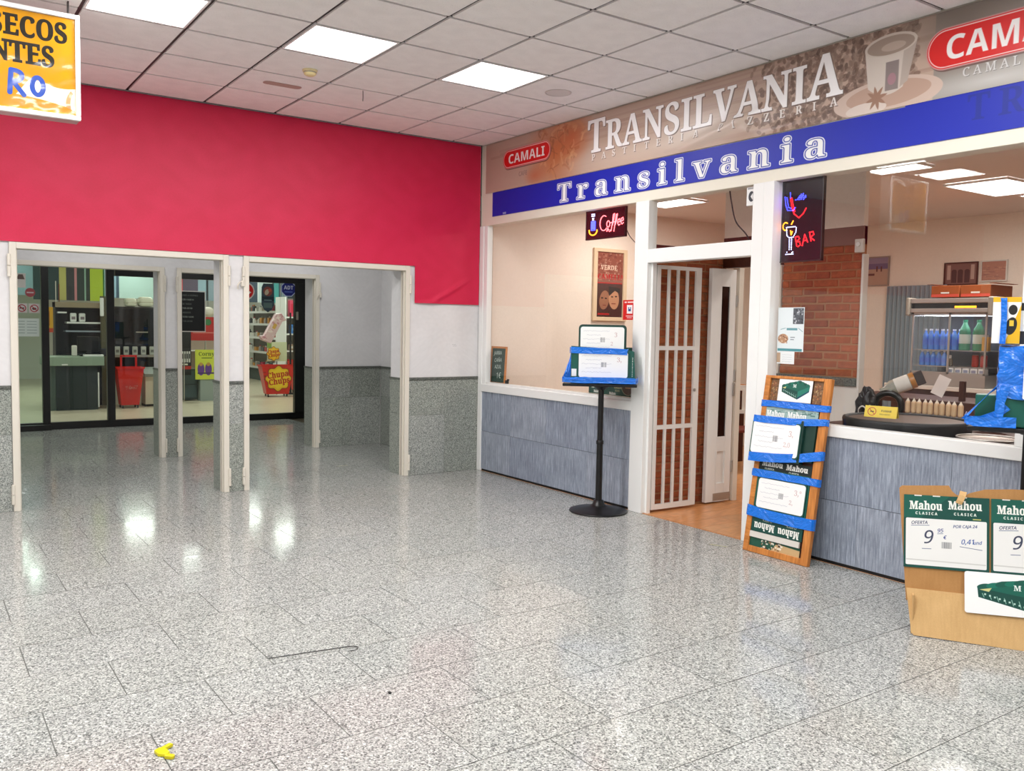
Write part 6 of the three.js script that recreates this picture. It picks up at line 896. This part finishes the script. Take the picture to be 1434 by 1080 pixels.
{
  const b = basket('tall red basket with a raised handle standing behind the glass door', [-1.79, 0, -8.35], 0, 0.42, 0.36, 0.69); obj('handle', [bx(0.03, 0.2, 0.02, -0.12, 0.79, 0), bx(0.03, 0.2, 0.02, 0.12, 0.79, 0), bx(0.27, 0.03, 0.02, 0, 0.89, 0)], M.redPlastic, b); obj('print', card(0.24, 0.09, 0.002).rotateX(0.09).translate(0, 0.36, 0.16), flat(tex(128, 48, (g) => { g.fillStyle = '#d02018'; g.fillRect(0, 0, 128, 48); for (let i = 0; i < 40; i++) { g.fillStyle = '#c8b0a0'; g.fillRect(rr(8, 120), rr(8, 40), rr(2, 7), rr(2, 6)); } })), b);
  const logo = tex(256, 256, (g, w, h) => {
    g.fillStyle = '#c81a10'; g.fillRect(0, 0, w, h); const daisy = (r, c) => { g.fillStyle = c; g.beginPath(); for (let i = 0; i <= 96; i++) { const a = i / 96 * 2 * PI, q = r * (1 + 0.09 * Math.cos(a * 8)); g.lineTo(128 + q * Math.cos(a) * 1.04, 128 + q * Math.sin(a)); } g.fill(); };
    daisy(112, '#7a4a10'); daisy(106, '#f2bc1c'); daisy(88, '#f5cf2c'); g.fillStyle = '#b81a12'; g.strokeStyle = '#b81a12'; g.lineWidth = 3; g.save(); g.translate(128, 128); g.rotate(-0.14); g.font = 'bold 72px serif'; g.textAlign = 'center'; g.fillText('Chupa', 0, -12, 200); g.strokeText('Chupa', 0, -12, 200); g.fillText('Chups', 6, 50, 200); g.strokeText('Chups', 6, 50, 200); g.restore();
  });
  const c = basket('wide red basket with a big yellow flower logo on its front', [1.3, 0, -9.75], -0.12, 0.66, 0.42, 0.63); const fl = new THREE.Shape(); for (let i = 0; i <= 64; i++) { const a = i / 64 * 2 * PI, q = 0.25 * (1 + 0.09 * Math.cos(a * 8)); i ? fl.lineTo(q * Math.cos(a), q * Math.sin(a)) : fl.moveTo(q, 0); }
  obj('logo', shapeCard(fl, 0.545, 0.57, 0.004).rotateX(0.118).translate(0.0, 0.375, 0.192), flat(logo, 0.4), c); obj('slot', [0, 1, 2].map((i) => bx(0.05, 0.014, 0.006, -0.275 + i * 0.008, 0.5 - i * 0.07, 0.199 - i * 0.0085)), col(0x8c140e), c).userData.kind = 'stuff';
  basket('plain red basket behind the one with the yellow flower', [2.14, 0, -10.5], 0.1, 0.5, 0.4, 0.7);
  const ds = thing('sweet_display', 'small yellow flower display with a black pole behind the red basket', 'display', [1.5, 0, -10.15]); obj('pole', cyl(0.018, 0.018, 1.72, 0.25, 0.86, 0, 10), M.blackMatte, ds); obj('foot', cyl(0.1, 0.1, 0.03, 0.25, 0.015, 0, 24), M.blackMatte, ds); obj('flower_sign', shapeCard(fl, 0.545, 0.57, 0.01).scale(0.56, 0.56, 1).translate(-0.12, 0.86, 0.02), flat(logo, 0.4), ds); obj('back_card', card(0.42, 0.4, 0.01).translate(-0.04, 0.9, 0), flat(tex(64, 64, (g) => { g.fillStyle = '#d8e0b8'; g.fillRect(0, 0, 64, 64); g.fillStyle = '#7aa04c'; g.fillRect(0, 0, 14, 20); })), ds); obj('stem', cyl(0.01, 0.01, 0.72, -0.04, 0.36, -0.01, 8), M.blackMatte, ds); obj('arm', bx(0.3, 0.012, 0.012, 0.1, 0.72, -0.01), M.blackMatte, ds);
}
{ // wall shelving with products, an end unit, racks and posters
  const s = thing('wall_shelving', 'long white wall shelving with rows of small products along the shop wall', 'shelving', [2.62, 0, -14.3]);
  obj('back_panel', sp(0.3, 0.34, 0.05, 1.9, -1.7, 1.7), col(0x8c857e, 0.6), s); obj('plinth', sp(0.04, 0.34, 0, 0.3, -1.7, 1.7), col(0x55605e, 0.6), s); const ys = [0.36, 0.76, 1.13, 1.475, 1.79];
  for (const y of ys) obj('shelf', [sp(0, 0.34, y - 0.03, y, -1.7, 1.7), sp(-0.012, 0, y - 0.05, y + 0.008, -1.7, 1.7)], M.white, s); for (const z of [-1.7, 0, 1.7]) obj('upright', sp(0.27, 0.31, 0, 1.95, z - 0.02, z + 0.02), M.steelDark, s);
  const P = ['#e8e4dc', '#d0624c', '#7a7a80', '#d8d2c4', '#5a5c60', '#c84a60', '#e0a050', '#f0efe8', '#8a9a90', '#b8b0a8'].map((c) => col(c, 0.4)); const words = ['bottom shelf', 'second lowest shelf', 'middle shelf', 'second highest shelf', 'top shelf'];
  const protos = [[rb(0.08, 0.12, 0.09, 0.01, 0, 0.06, 0), cyl(0.02, 0.02, 0.03, 0, 0.135, 0, 10)], [lathe([[0, 0], [0.04, 0], [0.045, 0.02], [0.045, 0.1], [0.02, 0.14], [0, 0.14]], 14), cyl(0.022, 0.022, 0.03, 0, 0.15, 0, 10)], [rb(0.1, 0.09, 0.12, 0.008, 0, 0.045, 0), bx(0.09, 0.01, 0.11, 0, 0.094, 0)]].map((a) => a.map(clean));
  ys.forEach((y, k) => { for (let i = 0; i < 15; i++) { const o = thing('shelf_product', 'small packaged product on the ' + words[k] + ' of the white wall shelving', 'product', [2.7 + rr(-0.02, 0.03), y + 0.001, -15.75 + i * 0.215 + rr(-0.03, 0.03)], rr(-0.2, 0.2), 'products on the ' + words[k] + ' of the wall shelving'); const q = protos[Math.floor(rr(0, 3)) % 3]; obj('packet', q[0], k === 3 && i > 6 && i < 10 ? P[6] : k === 1 && i > 5 ? P[1 + 4 * (i % 2)] : P[(i * 3 + k * 7) % 10], o); obj('lid', q[1], P[(i + k) % 10], o); o.scale.setScalar(rr(0.85, 1.25)); } });
  const e = thing('end_shelf_unit', 'narrow white shelf unit with pink and blue goods at the edge of the glass', 'shelving', [2.25, 0, -11.2]); obj('back_panel', sp(-0.36, 0.5, 0, 2.05, -0.22, -0.18), col(0x9a8f84, 0.6), e); obj('side_panel', sp(-0.37, -0.34, 0, 2.07, -0.22, 0.38), M.white, e); for (const y of [0.9, 1.27, 1.64]) obj('shelf', sp(-0.34, 0.5, y - 0.03, y, -0.18, 0.38), M.white, e);
  const pk = thing('pink_pack', 'tall bright pink pack on the top of the narrow shelf unit', 'packet', [2.06, 1.642, -10.95], 0, 'pink packs on the narrow shelf unit'); obj('pack_body', rb(0.1, 0.36, 0.12, 0.01, 0, 0.18, 0), col(0xe05070, 0.4), pk); obj('pack_print', bx(0.05, 0.2, 0.004, 0, 0.18, 0.062), col(0xd82848), pk); for (let i = 1; i < 5; i++) copy(pk, null, [2.06 + i * 0.12, 1.642, -10.95]);
  const bp = thing('blue_pack', 'blue boxed pack on the middle of the narrow shelf unit', 'packet', [2.12, 1.272, -10.95], 0, 'blue packs on the narrow shelf unit'); obj('pack_body', rb(0.16, 0.2, 0.14, 0.01, 0, 0.1, 0), col(0x3f7ac4, 0.4), bp); obj('pack_print', bx(0.1, 0.06, 0.004, 0, 0.1, 0.072), col(0x9cc0e0), bp); copy(bp, null, [2.3, 1.272, -10.95]); copy(bp, null, [2.48, 1.272, -10.95]);
  const br = thing('brown_pack', 'small brown and white pack on the lowest board of the narrow shelf unit', 'packet', [2.05, 0.902, -10.95], 0, 'brown packs on the narrow shelf unit'); obj('pack_body', rb(0.1, 0.13, 0.12, 0.02, 0, 0.065, 0), col(0xb09078, 0.5), br); obj('pack_print', bx(0.06, 0.05, 0.004, 0, 0.07, 0.062), M.offWhite, br); for (let i = 1; i < 5; i++) copy(br, null, [2.05 + i * 0.11, 0.902, -10.95 + (i % 2) * 0.04]);
  const bh = struct('wall_panelling'); let x = -3.0; for (const [x1, c] of [[-1.52, 0x6f838c], [-1.38, 0x4b6478], [-1.34, 0x9fb6bc], [-1.2, 0x46587a], [-1.12, 0x7f9cac], [-1.06, 0x2f4456], [-0.3, 0xa9c4be], [0.15, 0xa9c4be], [0.28, 0xd85a66], [0.3, 0x5a4c58], [0.62, 0x5d5266], [0.8, 0x93aebc], [0.85, 0x1d2830], [1.1, 0x7d8f9a], [1.6, 0x66727c], [2.0, 0x3d4a58], [2.03, 0xd8dede], [2.36, 0xc0cfd0], [2.4, 0x39505a], [2.52, 0x58b4b4], [2.58, 0x3c5866], [2.74, 0x8fa2aa], [2.99, 0x33434f]]) { obj('panel', sp(x, x1, 1.98, 2.98, -13.05, -13.0), col(c, 0.4), bh); x = x1; }
  const rk = thing('magazine_rack', 'black rack with upright printed packs behind the opening hours board', 'rack', [-0.67, 0, -9.1]); obj('back_board', sp(-0.14, 0.12, 0.5, 1.4, -0.04, -0.02), M.blackMatte, rk); obj('packs', card(0.22, 0.44, 0.03).translate(0, 0.77, 0.0), flat(tex(96, 192, (g, w, h) => { g.fillStyle = '#1a1a1c'; g.fillRect(0, 0, w, h); for (let i = 0; i < 5; i++) { g.fillStyle = '#d8d6d0'; g.fillRect(6 + i * 18, 20, 12, 90); g.fillStyle = '#202022'; g.fillRect(8 + i * 18, 40, 8, 40); } g.fillStyle = '#b82a1c'; g.fillRect(0, 140, w, 26); g.fillStyle = '#e8e2d0'; g.fillRect(10, 120, 60, 12); })), rk); obj('leg', cyl(0.012, 0.012, 0.9, -0.02, 0.45, 0.02, 8), M.silver, rk); obj('leg', cyl(0.012, 0.012, 0.6, -0.12, 0.3, 0.0, 8), M.silver, rk);
  const dd = thing('dark_drawer_unit', 'dark grey drawer unit behind the rack in the shop', 'cabinet', [-0.5, 0, -9.6]); obj('body', sp(-0.2, 0.12, 0.02, 0.6, -0.2, 0.25), col(0x3a474a, 0.5), dd); obj('drawer', sp(-0.18, 0.1, 0.32, 0.56, 0.25, 0.27), col(0x44565a, 0.5), dd); obj('drawer', sp(-0.18, 0.1, 0.06, 0.3, 0.25, 0.27), col(0x44565a, 0.5), dd);
  const yp = thing('yellow_poster', 'lime yellow poster with purple figures standing on a grey unit', 'poster', [-0.18, 0, -9.2]); obj('board', card(0.55, 0.56, 0.02).translate(0, 0.69, 0), flat(tex(192, 196, (g, w, h) => { g.fillStyle = '#dbe24a'; g.fillRect(0, 0, w, h); g.fillStyle = '#3a4a18'; g.font = 'bold 34px serif'; g.fillText('Corny', 20, 40); g.fillRect(40, 52, 70, 5); g.fillStyle = '#6a3f96'; for (const x of [36, 84, 140]) { g.beginPath(); g.ellipse(x, 128, 22, 42, 0, 0, 7); g.fill(); } g.fillStyle = '#c89a4a'; for (const x of [36, 84, 140]) { g.beginPath(); g.arc(x, 96, 12, 0, 7); g.fill(); } g.fillStyle = '#4a2a6e'; g.fillRect(14, 150, 150, 10); }), 0.4), yp); obj('unit', sp(-0.18, 0.35, 0, 0.41, -0.25, -0.012), col(0x9aa5a0, 0.5), yp);
  const rbd = thing('red_board', 'red promotion board with pale line behind the second doorway post', 'board', [-0.1, 1.13, -9.8]); obj('board', card(0.6, 0.46, 0.02).translate(0, 0.23, 0), flat(tex(96, 72, (g, w, h) => { g.fillStyle = '#c42a2a'; g.fillRect(0, 0, w, h); g.fillStyle = '#d87a70'; g.fillRect(10, 46, 76, 4); g.fillStyle = '#3a7a4a'; g.beginPath(); g.arc(56, 16, 10, 0, 7); g.fill(); })), rbd); obj('pole', cyl(0.015, 0.015, 1.14, 0, -0.57, 0, 8), M.silver, rbd);
  const ln = thing('paper_lantern', 'white round ball lamp shade hanging near the red board', 'lamp shade', [-0.3, 1.68, -8.9]); obj('shade', new THREE.SphereGeometry(0.11, 24, 16).scale(1, 0.85, 1), col(0xe4dccf, 0.6), ln); obj('wire', cyl(0.004, 0.004, 1.3, 0, 0.72, 0, 6), M.blackMatte, ln);
  const wl = thing('pillar_cladding', 'plain brown grey shelf back wall in the middle of the shop', 'partition', [0.2, 0, -10.6]); obj('board', sp(-0.6, 0.5, 0.05, 1.55, -0.03, 0), col(0x9a8878, 0.6), wl); obj('shelf', sp(-0.55, 0.48, 0.9, 0.92, 0, 0.25), M.white, wl); obj('base', sp(-0.6, 0.5, 0, 0.05, -0.03, 0.3), M.steelDark, wl);
}
scene.traverse((o) => { if (o.isMesh) { o.castShadow = true; o.receiveShadow = true; } });
renderer.render(scene, camera);
